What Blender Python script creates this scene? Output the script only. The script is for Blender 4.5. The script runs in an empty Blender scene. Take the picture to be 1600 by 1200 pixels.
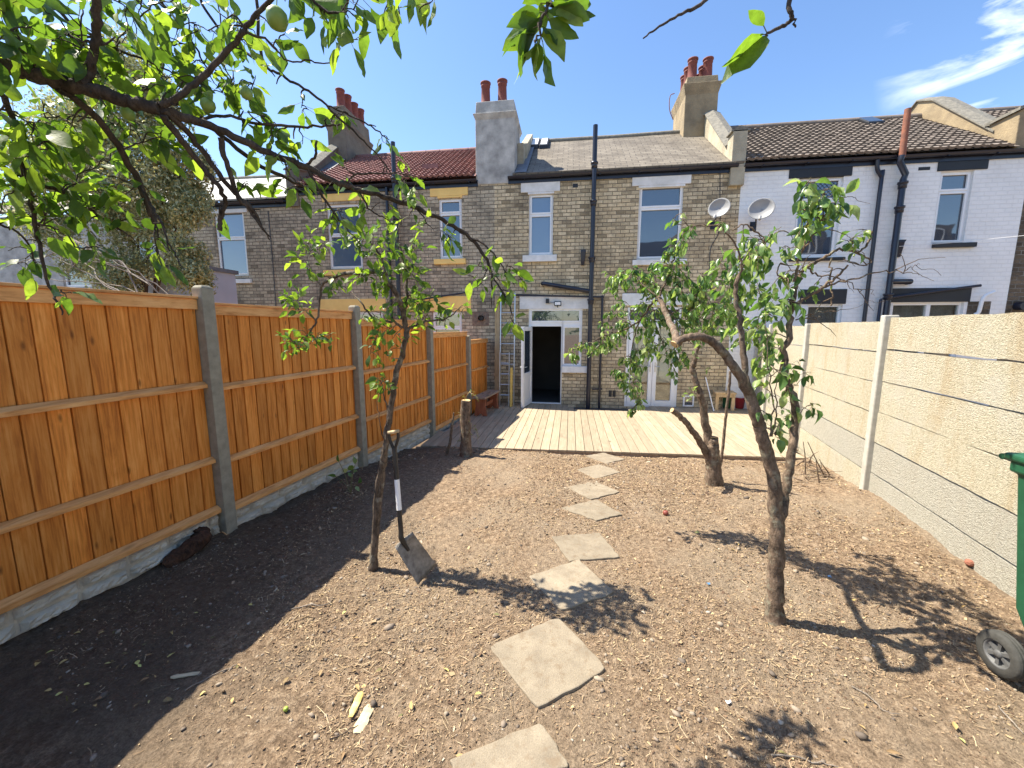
import bpy, math, random
import numpy as np
from mathutils import Vector, Matrix
rng = np.random.default_rng(7); random.seed(7)
# ------------------------------------------------------------ camera, sky, sun, exposure
SC = bpy.context.scene
F = 625.0; YAW = math.radians(8.2); PIT = math.radians(8.05); CH = 1.8
cd = bpy.data.cameras.new('camera'); cam = bpy.data.objects.new('camera', cd); SC.collection.objects.link(cam)
cd.sensor_width = 36; cd.lens = F/1600*36; cd.clip_start = .02; cd.clip_end = 2000
cam.location = (0, 0, CH); cam.rotation_euler = (math.radians(90)-PIT, 0, YAW)
SC.camera = cam
KX, KY = .65, -.09                        # shadow offset per metre of height
SUN = Vector((-KX, -KY, 1)).normalized()
EL = math.asin(SUN.z); ROT = math.atan2(SUN.x, SUN.y)
sd = bpy.data.lights.new('sun', 'SUN'); sun = bpy.data.objects.new('sun', sd); SC.collection.objects.link(sun)
sd.energy = 5.0; sd.angle = math.radians(.5); sd.color = (1, .92, .77)
sun.rotation_euler = SUN.to_track_quat('Z', 'Y').to_euler(); sun.location = (-20, -5, 30)
SC.view_settings.view_transform = 'Standard'; SC.view_settings.look = 'None'; SC.view_settings.gamma = 1
SC.view_settings.exposure = 1.27
W = bpy.data.worlds.new('World'); SC.world = W; W.use_nodes = True
def build_world():
    nt = W.node_tree; N = nt.nodes; L = nt.links; bg = N['Background']
    sky = N.new('ShaderNodeTexSky'); sky.sky_type = 'NISHITA'; sky.sun_disc = False
    sky.sun_elevation = EL; sky.sun_rotation = ROT; sky.air_density = 1.0; sky.dust_density = .4; sky.ozone_density = 1.6
    tc = N.new('ShaderNodeTexCoord')
    # wispy clouds: stretched noise, only in the part of the sky on the far right
    mp = N.new('ShaderNodeMapping'); mp.inputs['Scale'].default_value = (1.0, 2.2, 5.5); mp.inputs['Rotation'].default_value = (0, math.radians(28), math.radians(20))
    mp.inputs['Location'].default_value = (.33, .1, .2)
    nz = N.new('ShaderNodeTexNoise'); nz.inputs['Scale'].default_value = 3.2; nz.inputs['Detail'].default_value = 9; nz.inputs['Roughness'].default_value = .56
    nz.inputs['Distortion'].default_value = .4
    rp = N.new('ShaderNodeValToRGB'); rp.color_ramp.elements[0].position = .56; rp.color_ramp.elements[1].position = .72
    L.new(tc.outputs['Generated'], mp.inputs['Vector']); L.new(mp.outputs[0], nz.inputs['Vector']); L.new(nz.outputs['Fac'], rp.inputs[0])
    dt = N.new('ShaderNodeVectorMath'); dt.operation = 'DOT_PRODUCT'; v = Vector((0.614, 0.681, 0.400)).normalized(); dt.inputs[1].default_value = v
    nm = N.new('ShaderNodeVectorMath'); nm.operation = 'NORMALIZE'
    L.new(tc.outputs['Generated'], nm.inputs[0]); L.new(nm.outputs[0], dt.inputs[0])
    mr = N.new('ShaderNodeMapRange'); mr.inputs[1].default_value = .985; mr.inputs[2].default_value = 1.0
    L.new(dt.outputs['Value'], mr.inputs[0])
    mu = N.new('ShaderNodeMath'); mu.operation = 'MULTIPLY'; L.new(mr.outputs[0], mu.inputs[0]); L.new(rp.outputs[0], mu.inputs[1])
    hs = N.new('ShaderNodeHueSaturation'); hs.inputs['Saturation'].default_value = 1.12; hs.inputs['Hue'].default_value = .503; hs.inputs['Value'].default_value = 1.0
    L.new(sky.outputs[0], hs.inputs['Color'])
    mx = N.new('ShaderNodeMix'); mx.data_type = 'RGBA'; L.new(mu.outputs[0], mx.inputs[0]); L.new(hs.outputs[0], mx.inputs[6]); mx.inputs[7].default_value = (7.2, 7.4, 7.6, 1)
    L.new(mx.outputs[2], bg.inputs['Color']); bg.inputs['Strength'].default_value = .115
build_world()

# ------------------------------------------------------------ geometry helpers
FV = Vector((-math.sin(YAW)*math.cos(PIT), math.cos(YAW)*math.cos(PIT), -math.sin(PIT)))
RV = Vector((math.cos(YAW), math.sin(YAW), 0)); UV = RV.cross(FV); CO = Vector((0, 0, CH))
def ray(x, y): return FV + RV*((x-800)/F) - UV*((y-600)/F)
def at(x, y, Y): d = ray(x, y); return CO + d*(Y/d.y)          # the point of the place seen there, at depth Y
def gz(Y): return -.2*min(max((Y-4.5)/2.1, 0), 1)
def onz(x, y, z): d = ray(x, y); return CO + d*((z-CH)/d.z)
def ground_at(x, y):
    z = 0
    for _ in range(20): p = onz(x, y, z); z = gz(p.y)
    return p
WY = 10.35                                                      # plane of the back walls of the terrace
def rect(x0, y0, x1, y1, Y=WY):
    xm, ym = (x0+x1)/2, (y0+y1)/2
    return at(x0, ym, Y).x, at(x1, ym, Y).x, at(xm, y1, Y).z, at(xm, y0, Y).z     # X0, X1, Z0, Z1

class MB:
    def __init__(s): s.v = []; s.f = []; s.r = []; s.sm = []; s.cr = None
    def add(s, vs, fs, smooth=False, r=None):
        b = len(s.v); s.v += [tuple(v) for v in vs]; r = random.random() if r is None else r
        for f in fs: s.f.append(tuple(i+b for i in f)); s.r.append(r); s.sm.append(smooth)
    def box(s, x0, x1, y0, y1, z0, z1, r=None, M=None):
        vs = [Vector(p) for p in ((x0,y0,z0),(x1,y0,z0),(x1,y1,z0),(x0,y1,z0),(x0,y0,z1),(x1,y0,z1),(x1,y1,z1),(x0,y1,z1))]
        if M is not None: vs = [M@v for v in vs]
        s.add(vs, [(0,3,2,1),(4,5,6,7),(0,1,5,4),(1,2,6,5),(2,3,7,6),(3,0,4,7)], False, r); return s
    def hexa(s, vs, r=None): s.add(vs, [(0,3,2,1),(4,5,6,7),(0,1,5,4),(1,2,6,5),(2,3,7,6),(3,0,4,7)], False, r); return s
    def prism(s, poly, axis, a, b, r=None):     # poly: list of 2D; axis 'x','y','z'
        def P(p, t): return {'x': (t, p[0], p[1]), 'y': (p[0], t, p[1]), 'z': (p[0], p[1], t)}[axis]
        n = len(poly); vs = [P(p, a) for p in poly]+[P(p, b) for p in poly]
        fs = [tuple(range(n))[::-1], tuple(range(n, 2*n))]+[(i, (i+1) % n, n+(i+1) % n, n+i) for i in range(n)]
        s.add(vs, fs, False, r); return s
    def tube(s, pts, rad, n=8, r=None, caps=True, rough=0):
        pts = [Vector(p) for p in pts]
        if not hasattr(rad, '__len__'): rad = [rad]*len(pts)
        vs = []; t0 = (pts[1]-pts[0]).normalized(); up = Vector((0, 0, 1)) if abs(t0.z) < .9 else Vector((1, 0, 0))
        a = t0.cross(up).normalized()
        for i, p in enumerate(pts):
            t = (pts[min(i+1, len(pts)-1)]-pts[max(i-1, 0)]).normalized()
            a = (a - t*a.dot(t)).normalized(); b = t.cross(a)
            for k in range(n):
                an = 2*math.pi*k/n; q = rad[i]*(1+rough*(random.random()-.5))
                vs.append(p+(a*math.cos(an)+b*math.sin(an))*q)
        fs = [(i*n+k, i*n+(k+1) % n, (i+1)*n+(k+1) % n, (i+1)*n+k) for i in range(len(pts)-1) for k in range(n)]
        s.add(vs, fs, True, r)
        if caps:
            m = len(pts)-1; s.add(vs[:n], [tuple(range(n))[::-1]], False, r); s.add(vs[m*n:], [tuple(range(n))], False, r)
        return s
    def lathe(s, prof, c, n=20, r=None, M=None):  # prof (radius, z) about a vertical axis at c
        vs = []
        for (q, z) in prof:
            for k in range(n):
                v = Vector((q*math.cos(2*math.pi*k/n), q*math.sin(2*math.pi*k/n), z))
                if M is not None: v = M@v
                vs.append(v+Vector(c))
        fs = [(i*n+k, i*n+(k+1) % n, (i+1)*n+(k+1) % n, (i+1)*n+k) for i in range(len(prof)-1) for k in range(n)]
        s.add(vs, fs, True, r); return s
    def rects(s, secs, r=None):   # secs: (z, x0,x1,y0,y1) lofted
        vs = []
        for (z, x0, x1, y0, y1) in secs: vs += [(x0,y0,z),(x1,y0,z),(x1,y1,z),(x0,y1,z)]
        m = len(secs); fs = [(i*4+k, i*4+(k+1) % 4, i*4+4+(k+1) % 4, i*4+4+k) for i in range(m-1) for k in range(4)]
        fs += [(3,2,1,0), (m*4-4, m*4-3, m*4-2, m*4-1)]
        s.add(vs, fs, False, r); return s
    def build(s, name, mat, parent=None, bevel=0, loc=None):
        return mkmesh(name, s.v, s.f, s.r, s.sm, mat, parent, bevel)
def mkmesh(name, v, f, r, sm, mat, parent=None, bevel=0):
    me = bpy.data.meshes.new(name); me.from_pydata(v, [], f); me.update()
    if r is not None:
        a = me.attributes.new('rnd', 'FLOAT', 'FACE'); a.data.foreach_set('value', np.asarray(r, dtype=np.float32))
    if sm is not None: me.polygons.foreach_set('use_smooth', np.asarray(sm, dtype=bool))
    me.materials.append(mat)
    o = bpy.data.objects.new(name, me); SC.collection.objects.link(o)
    if parent is not None: o.parent = parent; o.matrix_parent_inverse = Matrix.Translation(-rootloc(parent))
    if bevel:
        m = o.modifiers.new('bevel', 'BEVEL'); m.width = bevel; m.segments = 2; m.limit_method = 'ANGLE'
    return o
def rootloc(p):
    return p.location.copy() if p.parent is None else Vector((0, 0, 0)) if p.type == 'MESH' and p.parent is None else rootloc_child(p)
def rootloc_child(p):      # world position of a part whose mesh is laid out in world space
    return Vector((0, 0, 0))
def tag(o, label=None, cat=None, group=None, kind=None):
    if label: o['label'] = label
    if cat: o['category'] = cat
    if group: o['group'] = group
    if kind: o['kind'] = kind
    return o
def thing(name, label, cat, loc=(0, 0, 0), group=None):
    o = bpy.data.objects.new(name, None); SC.collection.objects.link(o); o.location = loc; o.empty_display_size = .1
    return tag(o, label, cat, group)
def spline(pts, k=5, jit=0):
    P = [Vector(p) for p in pts]; P = [P[0]*2-P[1]]+P+[P[-1]*2-P[-2]]; out = []
    for i in range(1, len(P)-2):
        for j in range(k):
            t = j/k; a, b, c, d = P[i-1:i+3]
            q = .5*((2*b)+(c-a)*t+(2*a-5*b+4*c-d)*t*t+(3*b-a-3*c+d)*t**3)
            out.append(q+Vector((random.gauss(0, jit), random.gauss(0, jit), random.gauss(0, jit))) if jit and out else q)
    out.append(P[-2]); return out
def lerps(vals, n):
    return list(np.interp(np.linspace(0, 1, n), np.linspace(0, 1, len(vals)), vals))
def noise2(X, Y, s, seed):            # smooth value noise, numpy
    g = np.random.default_rng(seed).random((256, 256)); x = X*s+1000; y = Y*s+1000
    xi = np.floor(x).astype(int); yi = np.floor(y).astype(int); fx = x-xi; fy = y-yi
    fx = fx*fx*(3-2*fx); fy = fy*fy*(3-2*fy); G = lambda i, j: g[i % 256, j % 256]
    return (G(xi, yi)*(1-fx)+G(xi+1, yi)*fx)*(1-fy)+(G(xi, yi+1)*(1-fx)+G(xi+1, yi+1)*fx)*fy-.5

# ------------------------------------------------------------ materials
class NT:
    def __init__(s, name):
        s.m = bpy.data.materials.new(name); s.m.use_nodes = True; s.t = s.m.node_tree; s.N = s.t.nodes; s.b = s.N['Principled BSDF']; s.out = s.N['Material Output']
    def n(s, k, **kw):
        o = s.N.new('ShaderNode'+k)
        for a, b in kw.items(): setattr(o, a, b)
        return o
    def l(s, a, b): s.t.links.new(a, b)
    def obj(s): return s.n('TexCoord').outputs['Object']
    def pos(s): return s.n('NewGeometry').outputs['Position']
    def mapp(s, vec, sc=(1,1,1), loc=(0,0,0), rot=(0,0,0)):
        m = s.n('Mapping'); m.inputs['Scale'].default_value = sc; m.inputs['Location'].default_value = loc; m.inputs['Rotation'].default_value = rot; s.l(vec, m.inputs[0]); return m.outputs[0]
    def noise(s, vec, sc, det=4, rough=.6, dist=0):
        m = s.n('TexNoise'); m.inputs['Scale'].default_value = sc; m.inputs['Detail'].default_value = det; m.inputs['Roughness'].default_value = rough; m.inputs['Distortion'].default_value = dist
        s.l(vec, m.inputs['Vector']); return m.outputs['Fac']
    def ramp(s, fac, stops):
        m = s.n('ValToRGB'); e = m.color_ramp.elements
        while len(e) < len(stops): e.new(.5)
        for i, (p, c) in enumerate(stops): e[i].position = p; e[i].color = (*c, 1) if hasattr(c, '__len__') else (c, c, c, 1)
        s.l(fac, m.inputs[0]); return m.outputs[0]
    def mix(s, fac, a, b, mode='MIX'):
        m = s.n('Mix', data_type='RGBA', blend_type=mode)
        for i, x in ((0, fac), (6, a), (7, b)):
            if hasattr(x, 'links') or hasattr(x, 'is_linked'): s.l(x, m.inputs[i])
            else: m.inputs[i].default_value = x if i == 0 else ((*x, 1) if len(x) == 3 else x)
        return m.outputs[2]
    def math(s, op, a, b=0):
        m = s.n('Math', operation=op)
        for i, x in ((0, a), (1, b)):
            if hasattr(x, 'is_linked'): s.l(x, m.inputs[i])
            else: m.inputs[i].default_value = x
        return m.outputs[0]
    def bump(s, h, dist=.01, st=1.0, nrm=None):
        m = s.n('Bump'); m.inputs['Distance'].default_value = dist; m.inputs['Strength'].default_value = st; s.l(h, m.inputs['Height'])
        if nrm is not None: s.l(nrm, m.inputs['Normal'])
        return m.outputs[0]
    def rnd(s, name='rnd'): a = s.n('Attribute', attribute_name=name); return a.outputs['Fac']
    def set(s, col=None, rough=None, nrm=None, spec=None, metal=None):
        for k, x in (('Base Color', col), ('Roughness', rough), ('Normal', nrm), ('Specular IOR Level', spec), ('Metallic', metal)):
            if x is None: continue
            if hasattr(x, 'is_linked'): s.l(x, s.b.inputs[k])
            else: s.b.inputs[k].default_value = (*x, 1) if hasattr(x, '__len__') and len(x) == 3 else x
        return s.m
def plain(name, c1, c2=None, sc=8, rough=.6, bump=0, bsc=60, metal=0, spec=.5, rv=0):
    t = NT(name); p = t.obj(); c2 = c2 or tuple(x*.75 for x in c1)
    col = t.ramp(t.noise(p, sc, 5), [(.3, c2), (.7, c1)])
    if rv: col = t.mix(1.0, col, t.ramp(t.rnd(), [(0, 1-rv), (1, 1+rv)]), 'MULTIPLY')
    nr = t.bump(t.noise(p, bsc, 4), bump, 1) if bump else None
    return t.set(col, rough, nr, spec, metal)

def brick_mat(name, c1, c2, mort, soot=(.03,.03,.03), painted=None, sootamt=.6, bd=.012):
    t = NT(name); p = t.pos(); sp = t.n('SeparateXYZ'); t.l(p, sp.inputs[0])
    cb = t.n('CombineXYZ'); t.l(t.math('ADD', sp.outputs[0], sp.outputs[1]), cb.inputs[0]); t.l(sp.outputs[2], cb.inputs[1]); v0 = cb.outputs[0]
    # slight wobble of the courses
    wn = t.n('TexNoise'); wn.inputs['Scale'].default_value = 6; wn.inputs['Detail'].default_value = 3; t.l(v0, wn.inputs['Vector'])
    sub = t.n('VectorMath', operation='SUBTRACT'); t.l(wn.outputs['Color'], sub.inputs[0]); sub.inputs[1].default_value = (.5,.5,.5)
    scl = t.n('VectorMath', operation='SCALE'); t.l(sub.outputs[0], scl.inputs[0]); scl.inputs['Scale'].default_value = .018
    ad = t.n('VectorMath', operation='ADD'); t.l(v0, ad.inputs[0]); t.l(scl.outputs[0], ad.inputs[1]); v = ad.outputs[0]
    b = t.n('TexBrick'); b.offset = .5; t.l(v, b.inputs['Vector'])
    for k, x in (('Scale', 1), ('Mortar Size', .009), ('Mortar Smooth', .35), ('Bias', 0), ('Brick Width', .215), ('Row Height', .088)): b.inputs[k].default_value = x
    b.inputs['Color1'].default_value = (0,0,0,1); b.inputs['Color2'].default_value = (1,1,1,1); b.inputs['Mortar'].default_value = (.5,.5,.5,1)
    fine = t.noise(v0, 45, 5, .7); big = t.noise(v0, 1.3, 6, .62, .6); med = t.noise(v0, 7, 4, .6)
    if painted is None:
        col = t.ramp(b.outputs['Color'], [(0, c1), (.45, tuple((a+d)/2 for a, d in zip(c1, c2))), (.75, c2), (1, tuple(x*.5 for x in c1))])
        col = t.mix(1.0, col, t.ramp(fine, [(.25, .6), (.75, 1.3)]), 'MULTIPLY')
        col = t.mix(1.0, col, t.ramp(med, [(.3, .72), (.7, 1.18)]), 'MULTIPLY')
        mc = t.mix(t.ramp(med, [(.35, 0), (.65, 1)]), mort, tuple(x*.35 for x in mort))
        col = t.mix(b.outputs['Fac'], col, mc)
        sf = t.math('MULTIPLY', t.ramp(big, [(.45, 0), (.72, 1)]), sootamt)
        # weathering streaks running down
        st = t.noise(t.mapp(v0, (5, .5, 1)), 1.6, 5, .6)
        sf2 = t.math('MULTIPLY', t.ramp(st, [(.52, 0), (.75, 1)]), sootamt*.75)
        col = t.mix(sf, col, soot); col = t.mix(sf2, col, soot)
        rough = .93
    else:
        col = t.ramp(big, [(.3, tuple(x*.88 for x in painted)), (.65, painted)])
        col = t.mix(t.math('MULTIPLY', b.outputs['Fac'], .22), col, tuple(x*.7 for x in painted))
        st = t.noise(t.mapp(v0, (9, .8, 1)), 1.5, 5, .6)
        col = t.mix(t.math('MULTIPLY', t.ramp(st, [(.58, 0), (.8, 1)]), .25), col, (.45,.45,.42))
        rough = .62
    h = t.math('SUBTRACT', t.math('MULTIPLY', t.noise(v0, 30, 6, .7), .5), t.math('MULTIPLY', b.outputs['Fac'], 1.0))
    h2 = t.math('ADD', h, t.math('MULTIPLY', b.outputs['Color'], .3))
    return t.set(col, rough, t.bump(h2, bd, .9), .3)

def wood_mat(name, base, dark, light, axis='z', sc=1.0, rough=.7, var=.25, knots=True, grey=None):
    t = NT(name); p = t.obj(); r = t.rnd()
    off = t.n('CombineXYZ'); rr = t.math('MULTIPLY', r, 37.0)
    for i in range(3): t.l(rr, off.inputs[i])
    ad = t.n('VectorMath', operation='ADD'); t.l(p, ad.inputs[0]); t.l(off.outputs[0], ad.inputs[1]); q = ad.outputs[0]
    s1 = {'z': (48, 48, 1.8), 'y': (26, 1.6, 26), 'x': (1.6, 26, 26)}[axis]; s2 = {'z': (7, 7, 1.2), 'y': (7, 1.2, 7), 'x': (1.2, 7, 7)}[axis]
    g = t.noise(t.mapp(q, s1), 1.6*sc, 6, .6, .3); w = t.noise(t.mapp(q, s2), 1.2*sc, 5, .65, 1.4)
    col = t.ramp(t.math('ADD', t.math('MULTIPLY', g, .5), t.math('MULTIPLY', w, .5)), [(.36, dark), (.5, base), (.64, light)])
    if knots:
        vo = t.n('TexVoronoi'); t.l(t.mapp(q, {'z': (9, 9, 3.2), 'y': (5, 1.7, 5), 'x': (1.7, 5, 5)}[axis]), vo.inputs['Vector']); vo.inputs['Scale'].default_value = 1.0
        kn = t.ramp(vo.outputs['Distance'], [(.04, 1), (.12, 0)])
        col = t.mix(t.math('MULTIPLY', kn, .75), col, tuple(x*.35 for x in dark))
    col = t.mix(1.0, col, t.ramp(r, [(0, 1-var), (.5, 1), (1, 1+var)]), 'MULTIPLY')
    if grey:
        st = t.noise(p, 2.3, 5, .6); col = t.mix(t.ramp(st, [(.45, 0), (.7, .8)]), col, grey)
    return t.set(col, rough, t.bump(g, .002, .8), .3)

def leaf_mat(name, c_dark, c_mid, c_light, trans, tw=.4, rough=.42, c_last=(.22,.16,.05)):
    t = NT(name); r = t.rnd(); col = t.ramp(r, [(0, c_dark), (.5, c_mid), (.9, c_light), (.985, c_light), (1, c_last)])
    p = t.obj(); col = t.mix(1.0, col, t.ramp(t.noise(p, 60, 3), [(.3, .75), (.7, 1.2)]), 'MULTIPLY')
    t.set(col, rough, t.bump(t.noise(p, 150, 2), .001, .5), .5)
    tr = t.n('BsdfTranslucent'); t.l(t.mix(1.0, col, trans, 'MULTIPLY'), tr.inputs['Color'])
    ms = t.n('MixShader'); ms.inputs[0].default_value = tw; t.l(t.b.outputs[0], ms.inputs[1]); t.l(tr.outputs[0], ms.inputs[2]); t.l(ms.outputs[0], t.out.inputs['Surface'])
    return t.m
def bark_mat(name, c1, c2, moss=None, sc=1):
    t = NT(name); p = t.obj()
    n = t.noise(t.mapp(p, (1, 1, .45)), 45*sc, 7, .7); b = t.noise(p, 9*sc, 4, .6)
    col = t.ramp(n, [(.3, c2), (.7, c1)]); col = t.mix(1.0, col, t.ramp(b, [(.3, .6), (.7, 1.3)]), 'MULTIPLY')
    if moss: col = t.mix(t.ramp(t.noise(p, 14*sc, 4), [(.55, 0), (.68, .8)]), col, moss)
    return t.set(col, .9, t.bump(n, .014, 1), .2)
def pane_mat(name, base, ior=2.2, wav=.0015):
    t = NT(name); p = t.obj(); t.b.inputs['IOR'].default_value = ior
    return t.set(base, .02, t.bump(t.noise(p, 1.7, 1), wav*8, .25), .5)

M = {}
M['brickC'] = brick_mat('stock brick', (.63,.50,.31), (.76,.63,.42), (.34,.275,.19), (.09,.075,.06), sootamt=.55)
M['brickB'] = brick_mat('grey stock brick', (.50,.42,.30), (.61,.52,.38), (.30,.25,.19), (.07,.063,.055), sootamt=.65)
M['brickE'] = brick_mat('dark brown brick', (.13,.10,.07), (.2,.15,.1), (.3,.28,.24), (.03,.03,.03))
M['brickW'] = brick_mat('white painted brick', None, None, None, painted=(.88,.88,.87), bd=.004)
M['white'] = plain('white gloss frame', (.85,.86,.87), (.78,.79,.8), 3, .28)
M['lintel'] = plain('white masonry paint', (.84,.84,.84), (.62,.62,.60), 4, .65, .003)
M['yellow'] = plain('ochre masonry paint', (.95,.66,.22), (.85,.56,.18), 4, .65, .003)
M['blackp'] = plain('black masonry paint', (.018,.02,.026), (.012,.013,.016), 5, .5, .002)
M['pipe'] = plain('black gloss pipe paint', (.012,.015,.03), (.02,.022,.035), 6, .3, .001)
M['rust'] = plain('rusty iron', (.30,.11,.06), (.16,.07,.05), 9, .85, .004)
M['pane'] = pane_mat('window glass', (.035,.05,.075), 2.4)
M['paneSky'] = pane_mat('sky painted window glass', (.09,.14,.22), 2.4)  # blue base colour paints the sky reflection into these panes
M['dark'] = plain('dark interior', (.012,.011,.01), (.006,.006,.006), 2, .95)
M['render'] = plain('grey cement render', (.56,.54,.50), (.27,.26,.245), 3.5, .92, .012, 30)
M['rendert'] = plain('tan cement render', (.36,.28,.17), (.2,.155,.10), 3.0, .93, .012, 30)
M['renderd'] = plain('dark cement render', (.2,.17,.13), (.12,.10,.08), 3.0, .93, .012, 30)
M['renderw'] = plain('cream cement render', (.5,.45,.33), (.3,.26,.19), 3.0, .93, .012, 30)
M['coping'] = plain('weathered coping stone', (.25,.23,.19), (.12,.115,.1), 12, .95, .012, 40)
M['lead'] = plain('lead flashing', (.16,.18,.21), (.1,.11,.13), 8, .5, .002)
M['pot'] = plain('terracotta chimney pot', (.22,.06,.045), (.14,.04,.035), 10, .8, .003)
M['concrete'] = plain('concrete post', (.36,.33,.25), (.24,.22,.165), 14, .9, .004, 150)
M['concw'] = plain('pale concrete post', (.5,.48,.42), (.38,.36,.31), 14, .9, .004, 150)
M['steel'] = plain('aluminium', (.62,.63,.65), (.5,.5,.52), 6, .35, 0, metal=.9)
M['dish'] = plain('grey dish paint', (.34,.34,.34), (.26,.26,.27), 4, .45)
M['slab'] = None
def slab_mat():
    t = NT('paving slab'); p = t.obj(); n = t.noise(p, 6, 6, .65); f = t.noise(p, 160, 4, .7)
    col = t.ramp(n, [(.3, (.21,.175,.13)), (.7, (.32,.27,.20))]); col = t.mix(1.0, col, t.ramp(f, [(.3, .8), (.7, 1.15)]), 'MULTIPLY')
    col = t.mix(t.ramp(t.noise(p, 22, 5), [(.54, 0), (.68, .7)]), col, (.2,.15,.1))
    col = t.mix(1.0, col, t.ramp(t.rnd(), [(0, .9), (1, 1.1)]), 'MULTIPLY')
    return t.set(col, .92, t.bump(f, .004, .8), .2)
M['slab'] = slab_mat()
def slate_mat(name, c1, c2, lich):
    t = NT(name); p = t.pos(); sp = t.n('SeparateXYZ'); t.l(p, sp.inputs[0]); cb = t.n('CombineXYZ'); t.l(sp.outputs[0], cb.inputs[0]); t.l(t.math('MULTIPLY', sp.outputs[1], 1.2), cb.inputs[1])
    b = t.n('TexBrick'); t.l(cb.outputs[0], b.inputs['Vector'])
    for k, x in (('Scale', 1), ('Mortar Size', .006), ('Mortar Smooth', .1), ('Brick Width', .28), ('Row Height', .15)): b.inputs[k].default_value = x
    b.inputs['Color1'].default_value = (*c1, 1); b.inputs['Color2'].default_value = (*c2, 1); b.inputs['Mortar'].default_value = (.05,.048,.045,1)
    col = t.mix(t.ramp(t.noise(p, 1.6, 6, .65, .5), [(.45, 0), (.68, .85)]), b.outputs['Color'], lich)
    col = t.mix(1.0, col, t.ramp(t.noise(p, 30, 5, .7), [(.3, .7), (.7, 1.25)]), 'MULTIPLY')
    fr = t.math('FRACT', t.math('DIVIDE', t.math('MULTIPLY', sp.outputs[1], 1.2), .15))
    h = t.math('SUBTRACT', t.math('MULTIPLY', fr, -.6), b.outputs['Fac'])
    return t.set(col, .8, t.bump(h, .015, .8), .3)
M['slateC'] = slate_mat('weathered slate', (.17,.145,.115), (.23,.20,.16), (.095,.08,.065))
M['slateA'] = slate_mat('pale slate', (.52,.52,.5), (.62,.61,.58), (.42,.41,.38))
M['tileR'] = plain('red roof tile', (.26,.12,.105), (.17,.08,.072), 5, .75, .004, 60, rv=.18)
M['tileB'] = plain('brown roof tile', (.20,.165,.14), (.13,.108,.092), 5, .85, .004, 60, rv=.18)
M['fence'] = wood_mat('orange stained fence board', (.68,.245,.04), (.42,.125,.018), (.82,.36,.09), 'z', 1, .6, .2)
M['rail'] = wood_mat('orange stained fence rail', (.68,.34,.12), (.46,.2,.06), (.8,.45,.18), 'y', 1, .62, .12)
M['gravel'] = plain('moulded concrete gravel board', (.66,.60,.48), (.46,.42,.34), 8, .9, .01, 40)
M['deckw'] = wood_mat('pale decking board', (.35,.285,.20), (.27,.22,.155), (.42,.35,.255), 'y', 1, .75, .14, grey=(.33,.27,.19))
M['bench'] = wood_mat('red brown bench timber', (.3,.1,.05), (.2,.06,.03), (.4,.16,.08), 'z', 1, .6, .1)
M['benchtop'] = wood_mat('weathered bench timber', (.32,.24,.18), (.22,.15,.1), (.42,.33,.26), 'y', 1, .7, .1)
M['raw'] = wood_mat('raw timber', (.55,.40,.22), (.42,.28,.14), (.68,.52,.32), 'z', 1, .7, .15)
M['bin'] = plain('dark green plastic', (.014,.095,.045), (.011,.075,.036), 20, .42, .0008, 400)
M['tyre'] = plain('dusty rubber', (.06,.058,.052), (.035,.034,.03), 40, .85, .002)
M['hub'] = plain('grey plastic hub', (.12,.12,.12), (.06,.06,.06), 20, .6)
M['spade'] = plain('worn steel blade', (.33,.31,.28), (.14,.125,.11), 22, .5, .003, 120, metal=.35)
M['shaft'] = plain('dark handle', (.03,.025,.022), (.015,.013,.012), 20, .5)
M['bark'] = bark_mat('grey brown bark', (.16,.125,.10), (.055,.04,.032), (.2,.19,.14))
M['barkd'] = bark_mat('dark apple bark', (.115,.092,.078), (.03,.024,.021))
M['barkp'] = bark_mat('brown peeling bark', (.27,.195,.14), (.045,.032,.024), (.27,.255,.19))
M['barkpale'] = bark_mat('pale pear bark', (.36,.31,.26), (.17,.14,.115))
M['cut'] = plain('fresh sawn wood', (.66,.46,.22), (.5,.33,.15), 30, .8)
M['leafA'] = leaf_mat('apple leaves', (.045,.09,.02), (.10,.175,.03), (.20,.28,.05), (2.1,2.1,.8), .5, .42, (.2,.26,.05))
M['leafP'] = leaf_mat('pear leaves', (.055,.115,.035), (.14,.23,.065), (.36,.42,.17), (1.6,1.9,.8), .36, .3)
M['leafO'] = leaf_mat('small olive leaves', (.19,.215,.105), (.34,.36,.19), (.58,.58,.34), (1.3,1.3,.8), .25, .6)
M['apple'] = plain('green apple skin', (.22,.32,.07), (.15,.24,.05), 25, .4)

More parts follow.
